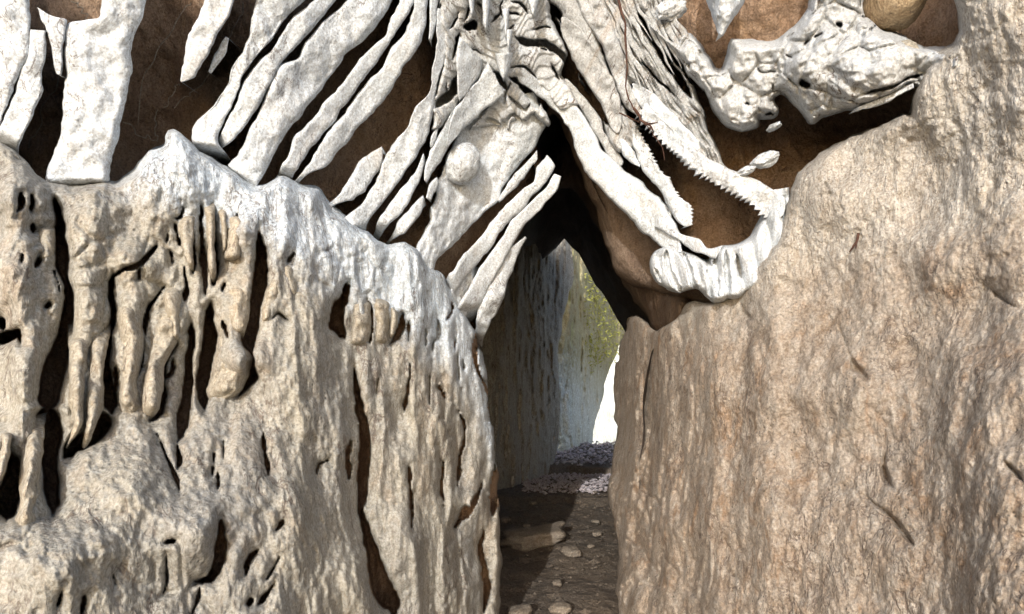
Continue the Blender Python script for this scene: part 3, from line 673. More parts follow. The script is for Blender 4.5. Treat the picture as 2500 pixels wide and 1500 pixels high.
# crumpled middle of the ceiling
MID = X(2, [(735, -380), (740, 60), (790, 250), (770, 440), (720, 640), (700, 720), (720, 800), (700, 900), (760, 860), (830, 740), (860, 780), (820, 960), (900, 900), (1000, 850), (1100, 830), (1160, 850), (1180, 790), (1210, 890), (1240, 800), (1290, 810), (1320, 840), (1370, 760), (1420, 790), (1440, 830), (1490, 850), (1470, 760), (1380, 620), (1420, 560), (1560, 760), (1700, 700), (1560, 520), (1620, 350), (1480, 120), (1450, -380)])
M_crumple = stone('creased_calcite', (.53, .56, .58), (.45, .475, .49), (.61, .64, .66), stain=(.45, .38, .3), stainamt=.35, streak=(1.2, 1.2, 1), scale=12, bump=.3, crack=.2, pits=.2, mott=.5, lines=1.0, lw=1.8, lf=1)
MG = [X(2, g) for g in [
 [(880, 230, 26), (860, 300, 14), (840, 410, 5)], [(920, 190, 18), (990, 160, 30)], [(1260, 250, 16), (1330, 290, 24), (1440, 290, 26), (1560, 350, 20), (1640, 450, 26)],
 [(1120, 470, 6), (1170, 560, 24), (1200, 610, 10)], [(1220, 520, 22), (1300, 560, 20), (1360, 640, 26), (1420, 720, 34)], [(870, 500, 20), (850, 600, 30), (770, 680, 30), (720, 720, 14)],
 [(1010, 500, 8), (960, 590, 18), (900, 660, 14), (860, 740, 8)], [(1110, 690, 10), (1040, 740, 20), (960, 820, 22), (890, 900, 24), (820, 970, 12)], [(1060, 800, 14), (1120, 810, 12), (1160, 840, 10)],
 [(1170, 0, 6), (1150, 60, 7), (1170, 120, 5)], [(1240, 0, 6), (1310, 30, 8), (1340, 90, 10)], [(880, 90, 9), (820, 190, 16)], [(1050, 560, 5), (1120, 480, 6)], [(1040, 720, 7), (1100, 600, 5), (1170, 560, 4)],
 [(880, 370, 5), (960, 330, 6), (1040, 370, 4)], [(1210, 650, 6), (1270, 700, 9), (1320, 740, 8), (1360, 690, 5)], [(1200, 850, 5), (1215, 790, 8), (1250, 770, 12), (1300, 820, 6), (1340, 820, 9), (1390, 760, 6)],
 [(1230, 460, 7), (1310, 440, 8), (1360, 480, 7), (1400, 550, 6)], [(1190, 230, 6), (1260, 170, 5)], [(1370, 200, 6), (1440, 180, 8), (1500, 190, 5)], [(1430, 330, 5), (1480, 350, 6)], [(1180, 60, 6), (1100, 150, 8)], [(1000, 20, 6), (1040, 60, 8)],
 [(1500, 430, 7), (1560, 540, 12)], [(920, 150, 8), (960, 30, 9)], [(800, 560, 6), (790, 700, 8)], [(1180, 700, 6), (1190, 620, 7), (1230, 560, 6)], [(1210, 85, 9), (1290, 100, 7)], [(740, 100, 6), (760, 20, 7)]]]
def carve(px, py, W, gs, k=1.0, wv=5):
    qx = px+wv*vnoise(W*22, 22)+2*vnoise(W*60, 24); qy = py+wv*vnoise(W*22, 23)+2*vnoise(W*60, 25)
    c = np.zeros(px.shape); r = np.zeros(px.shape)
    for g in gs:
        dist, _ = segdist(qx, qy, [(a, b, w*1.1+.6) for a, b, w in tapered(g)]); hw = max(p[2] for p in g)
        c = np.maximum(c, min(.04+.02*hw, .3)*sstep(0, 1, np.clip(-dist/max(2.5, hw*.35), 0, 1)))
        r = np.maximum(r, .018*np.exp(-np.clip(dist, 0, 99)/9))
    return k*(c+r)
def mid_disp(W, px, py, s):
    # draped scallops: stacked tiers hanging like cloth
    wv = fbm(W*4, 2, 201)
    ph = ((py+.9*np.abs(px-1225)+12*np.sin(px/11+6*wv)+70*wv)/31) % 1
    ti = .011*ph*sstep(0, .25, 1-ph)
    return .035*fbm(W*6, 3, 203)+ti-carve(px, py, W, MG, .75, 3)
o = relief('ceiling_crumpled_curtain', MID, M_crumple, lambda x, y: front(x, y)+.0, step=2.2, rnd=10, roll=.04, skirt=.35, wob=4, seed=14, disp=mid_disp)
o.name = 'stone_curtain'
tag(o, 'crumpled white stone curtain with scalloped folds above the arch', 'stone curtain')

# stalactites of the crumpled middle
ST = 'white stalactites hanging at the top of the crumpled middle'
for i, (lab, x, y0, y1, w) in enumerate([
  ('leftmost stalactite of the top middle, cut by the picture edge', 965, -120, 95, 38), ('stalactite second from the left at the top middle', 1060, -40, 190, 30), ('lowest slim stalactite right of the top middle pair', 1195, 60, 240, 24),
  ('stubby stalactite in front of the dark scallop', 1215, 200, 320, 20), ('wide blunt stalactite at the top, right of the middle', 1380, -80, 100, 50), ('broad cone hanging halfway down the crumpled middle', 1180, 360, 525, 60)]):
    A = [(x-w, y0), (x-w*.75, y0+(y1-y0)*.45), (x-w*.4, y0+(y1-y0)*.85), (x-w*.12, y1)]; B = [(x+w, y0), (x+w*.75, y0+(y1-y0)*.45), (x+w*.4, y0+(y1-y0)*.85), (x+w*.12, y1)]
    o = rib('stalactite', X(2, A), X(2, B), M_white, off=-.13, back=.16, bulge=.06, wob=1.5, bump=.006, step=3, seed=60+i, prof=2.0)
    tag(o, lab, 'stalactite', ST)

# oval knob under the middle
def knob(name, c, rx, ry, mat, depth, lab, cat, off=-.02, dfun=front, seed=0, bump=.01, group=None, rot=0):
    n, m = 40, 56
    th = np.linspace(.001, math.pi-.001, n)[:, None]; ph = np.linspace(0, 2*math.pi, m, endpoint=False)[None, :]
    d0 = float(dfun(np.array(c[0]), np.array(c[1])))+off
    x = np.sin(th)*np.cos(ph); y = np.sin(th)*np.sin(ph); z = np.cos(th)*np.ones_like(ph)
    nz = 1+(.38 if cat == 'rock flake' else .12)*fbm(np.stack([x, y, z], -1)*1.7+seed, 3, seed)+.04*fbm(np.stack([x, y, z], -1)*6+seed, 3, seed+1)
    x, y, z = x*nz*rx, y*nz*ry, z*nz
    cr, sr = math.cos(rot), math.sin(rot)
    xx = x*cr-y*sr; yy = x*sr+y*cr
    W = P(c[0]+xx, c[1]+yy, np.full(xx.shape, d0))-(z*depth)[..., None]*Fv
    o = link(name, W, gridfaces(n, m, True), mat)
    tag(o, lab, cat, group)
    return o
knob('rock_nodule', (1130, 400), 42, 52, M_white, .09, 'smooth white oval knob on the slab left of the arch', 'rock nodule', off=.0, seed=3, rot=.3)
knob('rock_nodule', X(3, [(1655, 385)])[0], 30, 40, M_col, .06, 'smooth round tan knob on the lumpy overhang, upper right', 'rock nodule', off=-.03, seed=5, rot=.2)
knob('rock_nodule', X(3, [(975, 1395)])[0], 26, 34, M_back, .05, 'small brown knob beside the top of the serrated ridge', 'rock nodule', off=.0, seed=6)
knob('rock_nodule', X(3, [(1600, 20)])[0], 62, 66, stone('tan_rock', (.45, .34, .21), (.38, .28, .17), (.5, .4, .27), scale=6, bump=.4), .14, 'big tan knob hanging with a drip tip in the upper right hole', 'rock nodule', off=.1, seed=8)

# ------------------------------------------------------------------ fins of the right half
RGN = 'pale stone fins hanging from the right half of the ceiling'
rfins = [
 ('long smooth white fin forming the right edge of the arch', X(2, [(1230, 470), (1290, 545), (1380, 625), (1540, 750), (1640, 900), (1680, 1040), (1750, 1170), (1870, 1310), (2000, 1440), (2120, 1560), (2240, 1670), (2310, 1700)]), X(2, [(1300, 440), (1420, 560), (1600, 600), (1720, 780), (1840, 1000), (1975, 1130), (2120, 1240), (2225, 1330), (2310, 1440), (2360, 1560), (2390, 1640), (2420, 1690)]), dict(bulge=.05, back=.5)),
 ('pleated white fin above the long smooth one', X(2, [(1530, 130), (1600, 300), (1700, 480), (1780, 600), (1850, 720), (1900, 850), (1930, 960)]), X(2, [(1620, 100), (1740, 250), (1860, 420), (1960, 650), (1990, 790)]), dict(bump=.02)),
 ('dark-edged white fin with cracks, inner side of the pleated one', X(2, [(1560, 520), (1640, 650), (1730, 780), (1800, 900), (1880, 1050), (1930, 1130)]), X(2, [(1640, 540), (1740, 680), (1830, 800), (1860, 900), (1930, 1010), (2010, 1090)]), dict(bump=.02, off=.05)),
 ('fin dropping from the picture top behind the hanging root', X(2, [(1640, -60), (1720, 120), (1830, 300), (1920, 500), (1990, 700), (2050, 790)]), X(2, [(1800, -60), (1880, 100), (1960, 300), (2010, 520), (2080, 700), (2150, 790)]), dict(bump=.025)),
 ('broad pale fin leading into the serrated ridge', X(2, [(2010, 560), (2100, 700), (2200, 830), (2290, 930), (2330, 1050)]), X(2, [(2090, 560), (2200, 640), (2330, 780), (2500, 960), (2560, 1060)]), dict(bump=.02)),
 ('tattered white fin in the brown hollow under the serrated ridge', X(2, [(2020, 860), (2090, 1050), (2150, 1180), (2240, 1280), (2310, 1400), (2330, 1520)]), X(2, [(2070, 860), (2190, 1070), (2270, 1200), (2330, 1300), (2420, 1390), (2480, 1520)]), dict(bump=.025, teeth=11, wob=7)),
 ('short white fin ending above the brown hollow', X(2, [(1920, 930), (1990, 1060), (2080, 1130)]), X(2, [(2010, 930), (2050, 1010), (2110, 1110)]), dict(bump=.015)),
 ('wedge of cracked white rock where the arch fin ends', X(2, [(2060, 1290), (2180, 1450), (2250, 1540)]), X(2, [(2200, 1300), (2300, 1400), (2330, 1530)]), dict(bump=.03, off=.03)),
]
for i, (lab, A, B, kw) in enumerate(rfins):
    o = rib('stone_fin', A, B, M_strata if i in (1, 2, 3) else M_white, seed=100+i, widen=2, taper=(0 if A[0][1] < 0 else 45, 45), **kw)
    tag(o, lab, 'stone fin', RGN)
SH = X(2, [(1440, -380), (1480, 60), (1560, 160), (1640, 330), (1660, 430), (1700, 560), (1800, 700), (1860, 830), (1900, 980), (1960, 1040), (2060, 1010), (2060, 880), (2130, 850), (2260, 980), (2400, 1080), (2560, 1160), (2700, 1180), (2620, 1010), (2560, 900), (2540, 800), (2500, 700), (2400, 470), (2330, 330), (2240, 200), (2200, 60), (2200, -380)])
SG = [X(2, g) for g in [[(1445, 0, 20), (1560, 120, 22), (1650, 230, 16), (1740, 330, 8)], [(1560, 300, 20), (1660, 430, 26), (1760, 590, 32), (1860, 720, 44), (1930, 860, 50)], [(1780, 60, 12), (1820, 150, 26), (1840, 300, 16), (1900, 420, 24), (1960, 560, 34), (2010, 660, 44), (2090, 780, 50), (2180, 860, 30), (2280, 950, 10)],
     [(2080, 40, 16), (2180, 240, 20), (2270, 400, 22), (2350, 520, 26), (2440, 660, 22)], [(1640, 660, 8), (1720, 760, 10), (1800, 900, 7)], [(2000, 560, 5), (2150, 620, 8), (2230, 720, 8), (2330, 860, 5)], [(2100, 400, 5), (2200, 520, 7), (2330, 640, 8)], [(1930, 30, 5), (1990, 200, 8), (2050, 380, 6)],
     [(2160, 100, 6), (2260, 280, 10), (2360, 430, 12), (2440, 560, 8)], [(1690, 560, 10), (1760, 640, 12)]]]
def sh_disp(W, px, py, s):
    ac = (px-1500)*.87-(py)*.5; al = (px-1500)*.5+py*.87
    wv = fbm(W*7, 3, 901)
    q = np.stack([ac/9+2.2*wv, al/95, wv*0], -1); q2 = np.stack([ac/3.6+4*wv, al/60, wv*0+3], -1)
    right = sstep(1450, 1600, px)
    return right*(.030*ridged(q, 2, 902)+.012*ridged(q2, 2, 905))+.03*fbm(W*8, 3, 903)-carve(px, py, W, SG, 1.8)
o = relief('rock_strata', SH, M_strata, lambda x, y: front(x, y)+.02, step=2.6, rnd=10, roll=.05, skirt=.35, wob=5, seed=17, disp=sh_disp)
tag(o, 'finely layered white rock slab hanging right of the crumpled curtain', 'layered slab')
# thin layered laths filling the strata band
LAY = 'thin white layers of rock stacked behind the hanging root'
lay0 = X(2, [(1700, -40), (1900, 350), (2060, 650)]); lay1 = X(3, [(140, 250), (330, 600), (380, 950)])
side_words = ['thin chipped rock layer behind the hanging root, one of a tight stack']
for k in range(15):
    f = (k+.5)/15
    mpts = []
    base = [((1400+f*215)+j*(36+6*f), -30+j*(78)) for j in range(-1, 6)]
    s0 = random.random()*1.6; l = 2.2+random.random()*2.2
    pts = resample(base, 30); a = int(30*s0/7); b = min(30, int(a+30*l/6))
    c = pts[a:b]
    w = 3.5+random.random()*6
    env = np.sin(np.linspace(.15, math.pi-.1, len(c)))
    nrm = np.array([.87, -.48])
    wb = 5*vnoise(np.stack([c[:, 1]/25, 0*c[:, 0]+k, 0*c[:, 0]], -1), 4)
    c = c+wb[:, None]*nrm
    o = rib('rock_layer', c-nrm*(w*env)[:, None], c+nrm*(w*env)[:, None], M_strata, off=.015-.02*random.random(), back=.2, bulge=.02, wob=2.5, bump=.008, step=3.5, seed=200+k)
    tag(o, side_words[0], 'rock layer', LAY)

# serrated ridge and its rope-like stem
o = rib('serrated_ridge', X(3, [(-60, 690), (0, 750), (150, 900), (290, 1010), (380, 1080), (520, 1140), (700, 1220), (870, 1320), (905, 1420)]), X(3, [(-110, 760), (0, 890), (100, 1000), (200, 1095), (320, 1175), (430, 1245), (560, 1315), (680, 1385), (770, 1500)]), M_white, off=-.06, back=.4, bulge=.04, wob=2, bump=.015, step=1.6, teeth=15, seed=301, taper=(0, 30))
tag(o, 'white ridge with a saw-toothed lower edge above the brown hollow', 'stone ridge')
o = rib('flowstone_stem', X(6, [(760, -40), (790, 80), (760, 230), (690, 380), (660, 520), (640, 660), (650, 780)]), X(6, [(890, -60), (900, 80), (860, 220), (800, 350), (740, 480), (705, 640), (690, 780)]), M_white, off=-.0, back=.2, bulge=.05, wob=5, bump=.03, step=3, seed=302, ends=(0, .2))
tag(o, 'rough rope-like stem running down from the serrated ridge', 'flowstone stem')

# folded curtain at the right foot of the arch
CUR = [(1588, 640), (1600, 612), (1622, 598), (1662, 614), (1700, 622), (1733, 645), (1748, 612), (1790, 598), (1828, 588), (1850, 556), (1872, 516), (1900, 500), (1925, 560), (1900, 640), (1850, 700), (1800, 726), (1778, 728), (1762, 736), (1742, 736), (1726, 722), (1712, 714), (1694, 700), (1680, 706), (1668, 718), (1650, 710), (1632, 704), (1612, 702), (1600, 690), (1590, 668)]
CG2 = [X(6, g) for g in [[(0, 480), (40, 580)], [(70, 350), (80, 480), (130, 590), (190, 650)], [(180, 380), (225, 470), (240, 560)], [(240, 500), (260, 590), (300, 640)], [(330, 400), (370, 480), (370, 620), (380, 690)], [(420, 340), (400, 450), (410, 580), (430, 680)], [(545, 380), (570, 500), (590, 550)], [(280, 660), (370, 700)], [(150, 340), (190, 420)], [(480, 340), (470, 500), (500, 640)]]]
CG2 = [[p+(7 if 0 < k < len(g)-1 else 4,) for k, p in enumerate(g)] for g in CG2]
def cur_disp(W, px, py, s):
    q = px-.28*(py-650)+7*vnoise(W*9, 31)
    return .030*np.abs(np.sin(q/15.5))+.03*fbm(W*8, 3, 33)+.008*ridged(W*np.array([40, 40, 8]), 2, 34)-carve(px, py, W, CG2, .35, 3)
o = relief('stone_curtain', CUR, M_white, lambda x, y: front(x, y)-.04, step=2.4, rnd=14, roll=.08, skirt=.4, wob=3, seed=61, disp=cur_disp)
tag(o, 'short white curtain of rounded stone folds at the right foot of the arch', 'stone curtain')
o = rib('stone_fin', X(6, [(0, 200), (100, 250), (200, 330), (330, 400), (400, 430)]), X(6, [(30, 120), (150, 240), (300, 290), (350, 340), (450, 330)]), M_white, off=-.03, back=.4, seed=340, bump=.015)
tag(o, 'thin curled white lip above the folded curtain', 'stone fin', RGN)

# lumpy overhang, upper right
OV = X(3, [(-60, 120), (0, 180), (80, 250), (150, 300), (160, 250), (240, 215), (290, 290), (350, 400), (400, 480), (450, 470), (480, 400), (500, 260), (600, 275), (740, 275), (810, 290), (850, 240), (940, 170), (1030, 60), (1080, -380), (1370, -380), (1400, 100), (1480, 190), (1560, 220), (1700, 270), (1800, 310), (2080, 330), (2060, 520), (1850, 640),
            (1720, 560), (1560, 670), (1400, 720), (1240, 750), (1110, 790), (1060, 835), (1020, 800), (950, 730), (880, 650), (850, 620), (790, 640), (785, 690), (840, 715), (790, 790), (740, 805), (680, 770), (695, 850), (640, 880), (570, 890), (500, 850), (400, 760), (330, 600), (220, 510), (150, 390), (60, 290), (-60, 180)])
def ov_d(px, py):
    x = (px-1600)/SCL; y = py/SCL
    d = front(px, py)-.05
    return d-.10*np.exp(-(((x-1250)/450)**2+((y-480)/220)**2))
OG = [X(3, g) for g in [[(1230, 150, 16), (1240, 180, 10)], [(980, 550, 24), (1030, 575, 24)], [(1060, 240, 8), (1130, 215, 5)], [(600, 705, 8), (640, 715, 5)], [(790, 620, 7), (800, 560, 4)], [(1400, 640, 6), (1520, 590, 14), (1620, 560, 10), (1790, 500, 12)], [(670, 450, 4), (720, 490, 5), (820, 470, 4)],
        [(730, 780, 4), (765, 750, 9), (790, 775, 5)], [(220, 350, 4), (235, 470, 5)], [(1440, 220, 8), (1470, 170, 5)], [(870, 370, 5), (920, 390, 5)], [(1000, 300, 5), (1040, 250, 7)], [(1380, 120, 8), (1490, 90, 4)]]]
def ov_disp(W, px, py, s):
    wr, w2 = worley(W*13, 261)
    w3, w4 = worley(W*27, 271)
    return .06*fbm(W*8, 4, 251)+.03*(1-wr)+.014*(1-w3)-.02*np.clip(1-(w2-wr)*7, 0, 1)*sstep(0, .3, vnoise(W*7, 273))+.012*ridged(W*26, 3, 254)-carve(px, py, W, OG, .6)
o = relief('rock_overhang', OV, M_crumple, ov_d, step=3, rnd=26, roll=.16, skirt=.4, wob=4, seed=31, disp=ov_disp)
tag(o, 'lumpy white overhang like coral bulging from the upper right ceiling', 'rock overhang')
o = rib('stalactite', X(3, [(300, -80), (340, 0), (390, 130), (425, 232)]), X(3, [(640, -80), (600, 20), (530, 110), (500, 170), (462, 240)]), M_white, off=-.16, back=.2, bulge=.09, wob=3, bump=.02, step=3, seed=350, prof=2)
tag(o, 'large white stalactite casting a long pointed shadow, upper right', 'stalactite')
o = rib('stone_lip', X(3, [(1730, 560), (1560, 640), (1400, 700), (1350, 725)]), X(3, [(1735, 590), (1580, 680), (1450, 720), (1370, 745)]), M_white, off=-.08, back=.2, bulge=.03, step=3, seed=352)
tag(o, 'thin pale lip along the underside of the lumpy overhang', 'stone lip')
for (c, rx, ry, lab, sd) in [((740, 1075), 34, 17, 'ragged white flake of rock alone in the brown hollow, upper right', 4), ((800, 850), 14, 8, 'tiny white chip of rock under the lumpy overhang', 5), ((610, 1150), 22, 10, 'small pale lump sitting on the serrated ridge', 6), ((100, 70), 38, 22, 'rounded white boss at the top beside the large stalactite', 7)]:
    knob('rock_flake', X(3, [c])[0], rx, ry, M_white, .04, lab, 'rock flake', off=.0 if sd != 6 else -.06, seed=sd*3, rot=-.4)

# ------------------------------------------------------------------ free standing flowstone columns on the left wall
CG = 'rounded flowstone columns on the left wall'
cols = [
 (7, [(165, 150), (150, 400), (130, 600), (130, 780), (60, 900), (20, 960)], [(300, 150), (300, 400), (260, 600), (245, 780), (290, 870), (330, 960)], 'slim column near the left edge with a spreading foot'),
 (7, [(0, 230), (15, 350), (-20, 500), (-60, 640)], [(90, 230), (85, 330), (50, 450), (0, 620)], 'short column cut by the left picture edge'),
 (4, [(790, 620), (780, 800), (800, 1000), (820, 1100), (800, 1300), (795, 1500), (800, 1530)], [(930, 640), (950, 800), (975, 960), (960, 1080), (925, 1250), (945, 1400), (945, 1530)], 'cream column standing on the smooth grey boss'),
 (4, [(1080, 750), (1020, 880), (990, 1050), (960, 1200), (950, 1350), (950, 1500)], [(1200, 720), (1215, 880), (1190, 1000), (1105, 1130), (1100, 1300), (1080, 1420), (1000, 1510)], 'cream column bending left beside the one on the grey boss'),
 (4, [(1120, 600), (1090, 680), (1130, 850), (1170, 980)], [(1195, 590), (1215, 700), (1215, 860), (1195, 990)], 'short yellowish column above the bending one'),
 (4, [(1545, 560), (1500, 700), (1530, 850), (1560, 930)], [(1680, 590), (1670, 800), (1650, 920), (1640, 960)], 'pale bulging column left of the longest gap'),
 (4, [(1480, 880), (1470, 1000), (1440, 1150), (1390, 1300), (1420, 1400)], [(1540, 950), (1640, 1010), (1700, 1090), (1680, 1200), (1600, 1350)], 'pear-shaped column foot in the middle of the left wall'),
 (4, [(1205, 120), (1200, 200), (1230, 380), (1270, 500)], [(1330, 60), (1310, 210), (1298, 350), (1300, 510)], 'first of the organ-pipe columns under the wall crest'),
 (4, [(1345, 20), (1385, 150), (1385, 300), (1395, 450), (1430, 585)], [(1440, 20), (1450, 200), (1445, 400), (1450, 560)], 'second of the organ-pipe columns, next to the dark slit'),
 (4, [(1462, 70), (1485, 250), (1490, 400)], [(1515, 60), (1525, 250), (1520, 400)], 'third of the organ-pipe columns, the narrowest'),
 (4, [(1525, 90), (1520, 250), (1500, 450)], [(1625, 110), (1640, 250), (1620, 440)], 'fourth of the organ-pipe columns, with a bulb top'),
 (4, [(1840, 460), (1800, 600), (1750, 760), (1745, 900)], [(1890, 430), (1880, 600), (1870, 750), (1800, 860)], 'grey column just right of the longest gap'),
 (4, [(1900, 420), (1895, 600), (1920, 740)], [(1960, 430), (2000, 640), (1970, 780)], 'rounded column head merging into the broad smooth belly'),
 (5, [(185, 670), (170, 800), (150, 930), (140, 1020)], [(285, 670), (290, 800), (290, 930), (275, 1035)], 'left one of a pair of cream pegs under the white crest'),
 (5, [(315, 660), (308, 800), (310, 930), (320, 1010)], [(420, 690), (430, 800), (415, 930), (400, 1000)], 'right one of a pair of cream pegs under the white crest'),
 (7, [(455, -460), (460, -200), (450, 60), (500, 200), (440, 370)], [(620, -460), (600, -200), (565, 60), (570, 200), (450, 375)], 'tapering tooth hanging over the dark pit'),
 (7, [(620, -460), (605, -200), (575, 100), (565, 250), (555, 370)], [(750, -460), (700, -200), (685, 120), (630, 270), (565, 375)], 'long tapering tooth touching the grey boss with its tip'),
 (4, [(270, 180), (245, 330), (260, 450)], [(370, 190), (365, 330), (330, 440)], 'bulb-shaped column left of the long dark gap'),
 (5, [(430, 720), (425, 830), (415, 950)], [(475, 760), (465, 860), (425, 960)], 'small curved peg right of the pair of cream pegs'),
]
for i, (c, A, B, lab) in enumerate(cols):
    o = rib('flowstone_column', X(c, A), X(c, B), M_col, dfun=lambda x, y: left_d(x, y), off=-.03, back=.16, bulge=.055, wob=3.5, bump=.02, step=3.2, seed=400+i, prof=1.9, ends=(.12, .10))
    tag(o, lab, 'flowstone column', CG)

# ------------------------------------------------------------------ passage beyond the arch
def ring(poly, d, n=90):
    p = resample(list(poly)+[poly[0]], n+1)[:-1]
    return p
APER = [(1378, 590), (1330, 625), (1290, 665), (1250, 725), (1215, 830), (1203, 900), (1205, 1000), (1205, 1100), (1200, 1180), (1190, 1300), (1190, 1400), (1200, 1500), (1560, 1500), (1580, 1400), (1580, 1300), (1580, 1200), (1580, 1100), (1580, 1000), (1570, 950), (1560, 900), (1550, 850), (1540, 830), (1520, 800), (1500, 770), (1485, 745), (1470, 720), (1450, 680), (1430, 650), (1410, 625), (1390, 600)]
R0 = np.array(ring([(1345, 255), (1290, 340), (1310, 430), (1270, 520), (1200, 660), (1160, 780), (1150, 840), (1160, 900), (1170, 1000), (1170, 1100), (1170, 1210), (1170, 1350), (1170, 1650), (1560, 1650), (1560, 1350), (1560, 1200), (1560, 1120), (1570, 1060), (1570, 960), (1590, 860), (1610, 830), (1640, 800), (1680, 740), (1560, 650), (1500, 560), (1470, 500), (1440, 440), (1420, 390), (1400, 340), (1375, 290)], 3.2))
R1 = np.array(ring(APER, 6.5))
K = 26
rows = []
for k in range(K):
    f = k/(K-1)
    xy = R0*(1-f**.8)+R1*f**.8
    c = xy.mean(0)
    bul = 1+.18*math.sin(math.pi*f)
    xy = c+(xy-c)*bul
    d = np.full(len(xy), 3.25+4.5*f)
    W = P(xy[:, 0], xy[:, 1], d)
    rad = W-W.mean(0)
    W = W+rad*(.10*fbm(W*3, 3, 501)+.05*ridged(W*8, 2, 502))[:, None]*min(1, f*6+.2)*(1 if f < 1 else .3)
    rows.append(W)
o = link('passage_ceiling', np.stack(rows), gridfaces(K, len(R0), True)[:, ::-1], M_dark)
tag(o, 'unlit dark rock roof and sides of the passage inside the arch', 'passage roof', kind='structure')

# brown under-face of the arch, right side, its shade put into the dark colour
UN = X(5, [(1600, -420), (1700, -300), (1900, -60), (2080, 180), (2230, 330), (2200, 480), (2230, 600), (2320, 640), (2440, 680), (2440, 900), (2300, 900), (2250, 940), (2180, 900), (2140, 780), (2060, 700), (1990, 620), (1940, 470), (1880, 300), (1760, 130), (1700, 0), (1640, -60), (1520, -40), (1490, -130), (1500, -300)])
def un_d(px, py):
    return front(px, py)+.30+.012*np.clip(1660-px, 0, 300)*.35
M_under = stone('arch_shade_rock', (.19, .14, .10), (.14, .10, .075), (.24, .185, .14), scale=6, bump=.7)  # darker rock copy with the arch's shade in its colour
M_ceilmix = blend_material('brown_rock_with_arch_shade', M_back, M_under, 'arch_shade', .7, 1.2)
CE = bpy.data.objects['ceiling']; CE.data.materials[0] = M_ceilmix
add_attr(CE, lambda px, py, co: sstep(1720, 1600, px-.9*np.clip(py-560, 0, 200)*.6)*sstep(1280, 1360, px), 'arch_shade')  # ceiling painted darker beside the arch to stand for shade
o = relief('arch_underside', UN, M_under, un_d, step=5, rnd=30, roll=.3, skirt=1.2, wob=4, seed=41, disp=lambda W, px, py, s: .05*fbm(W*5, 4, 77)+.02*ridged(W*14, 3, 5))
tag(o, 'brown shaded underside of the arch on its right', 'rock face', kind='structure')

# far walls
GW = [(1160, 520), (1378, 560), (1470, 640), (1560, 760), (1480, 900), (1400, 1000), (1362, 930), (1366, 1010), (1362, 1080), (1352, 1130), (1340, 1180), (1310, 1215), (1290, 1300), (1150, 1300)]
def gw_d(px, py):
    return np.interp(px, [1150, 1210, 1260, 1340, 1400, 1560], [6.2, 6.4, 6.8, 7.8, 8.4, 9.2])+.0*px
def gw_disp(W, px, py, s):
    return .20*fbm(W*np.array([2, 2, .8]), 4, 601)+.06*ridged(W*np.array([9, 8, 2.2])+fbm(W*2, 2, 3)[..., None], 3, 602)+.03*fbm(W*14, 3, 603)
GWp = [(1160, 520), (1378, 560), (1396, 610), (1400, 680), (1378, 760), (1362, 850), (1362, 930), (1366, 1010), (1362, 1080), (1352, 1130), (1340, 1180), (1310, 1222), (1300, 1330), (1150, 1330)]
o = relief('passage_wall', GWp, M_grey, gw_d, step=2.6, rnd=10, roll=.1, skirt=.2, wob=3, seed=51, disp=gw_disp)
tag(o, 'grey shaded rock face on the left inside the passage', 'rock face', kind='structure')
FWp = [(1250, 500), (1440, 560), (1600, 640), (1620, 780), (1534, 796), (1510, 845), (1492, 890), (1472, 950), (1458, 1010), (1446, 1060), (1434, 1110), (1420, 1180), (1250, 1240)]
def fw_d(px, py):
    return np.interp(px, [1250, 1340, 1390, 1430, 1465, 1500, 1620], [8.4, 8.7, 9.0, 9.6, 10.8, 12.6, 16])
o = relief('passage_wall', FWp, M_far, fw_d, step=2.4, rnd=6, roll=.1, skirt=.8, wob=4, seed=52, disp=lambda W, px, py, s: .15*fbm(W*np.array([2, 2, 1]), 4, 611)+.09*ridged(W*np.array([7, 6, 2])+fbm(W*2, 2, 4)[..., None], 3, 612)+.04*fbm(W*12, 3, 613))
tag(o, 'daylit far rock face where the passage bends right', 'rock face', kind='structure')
MO = [(1440, 670), (1480, 735), (1500, 770), (1532, 800), (1514, 850), (1500, 880), (1450, 900), (1430, 860), (1448, 800), (1430, 740)]
vs = []; fs = []; k = 0
mo = np.array(MO, float)
cand = np.stack([rng.uniform(1425, 1540, 3600), rng.uniform(665, 930, 3600)], -1)
sd_, _, _ = polysdf(cand[:, 0], cand[:, 1], mo)
fwd = fw_d(cand[:, 0], cand[:, 1])
cw = P(cand[:, 0], cand[:, 1], fwd)
keep = (sd_+16*vnoise(cw*5, 8)+8*vnoise(cw*14, 9) > rng.uniform(-14, 26, len(cand)))
dd = .15*fbm(cw*np.array([2, 2, 1]), 4, 611)+.09*ridged(cw*np.array([7, 6, 2])+fbm(cw*2, 2, 4)[..., None], 3, 612)+.04*fbm(cw*12, 3, 613)
cw = P(cand[:, 0], cand[:, 1], fwd-dd-.02)[keep]
for c in cw:
    r = random.uniform(.012, .035); a = Vector((random.gauss(0, 1), random.gauss(0, .5), random.gauss(0, 1))).normalized()*r
    b = Vector((random.gauss(0, 1), random.gauss(0, 1)-.6, random.gauss(0, .6)+.3)).normalized()*r*1.3
    c = Vector(c)+Vector((0, -random.uniform(0, .05), 0)); n0 = len(vs)
    vs += [tuple(c-a), tuple(c+b*.5-a*.2), tuple(c+a+b), tuple(c+a*.3)]; fs.append((n0, n0+1, n0+2, n0+3))
o = link('moss', np.array(vs), fs, M_moss, smooth=False)
tag(o, 'yellow-green moss scattered over the upper corner of the far rock face', 'moss', kind='stuff')
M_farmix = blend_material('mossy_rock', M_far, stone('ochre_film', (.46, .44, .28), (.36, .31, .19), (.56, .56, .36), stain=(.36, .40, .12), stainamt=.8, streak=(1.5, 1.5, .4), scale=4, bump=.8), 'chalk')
FO = bpy.data.objects['passage_wall.001']; FO.data.materials[0] = M_farmix
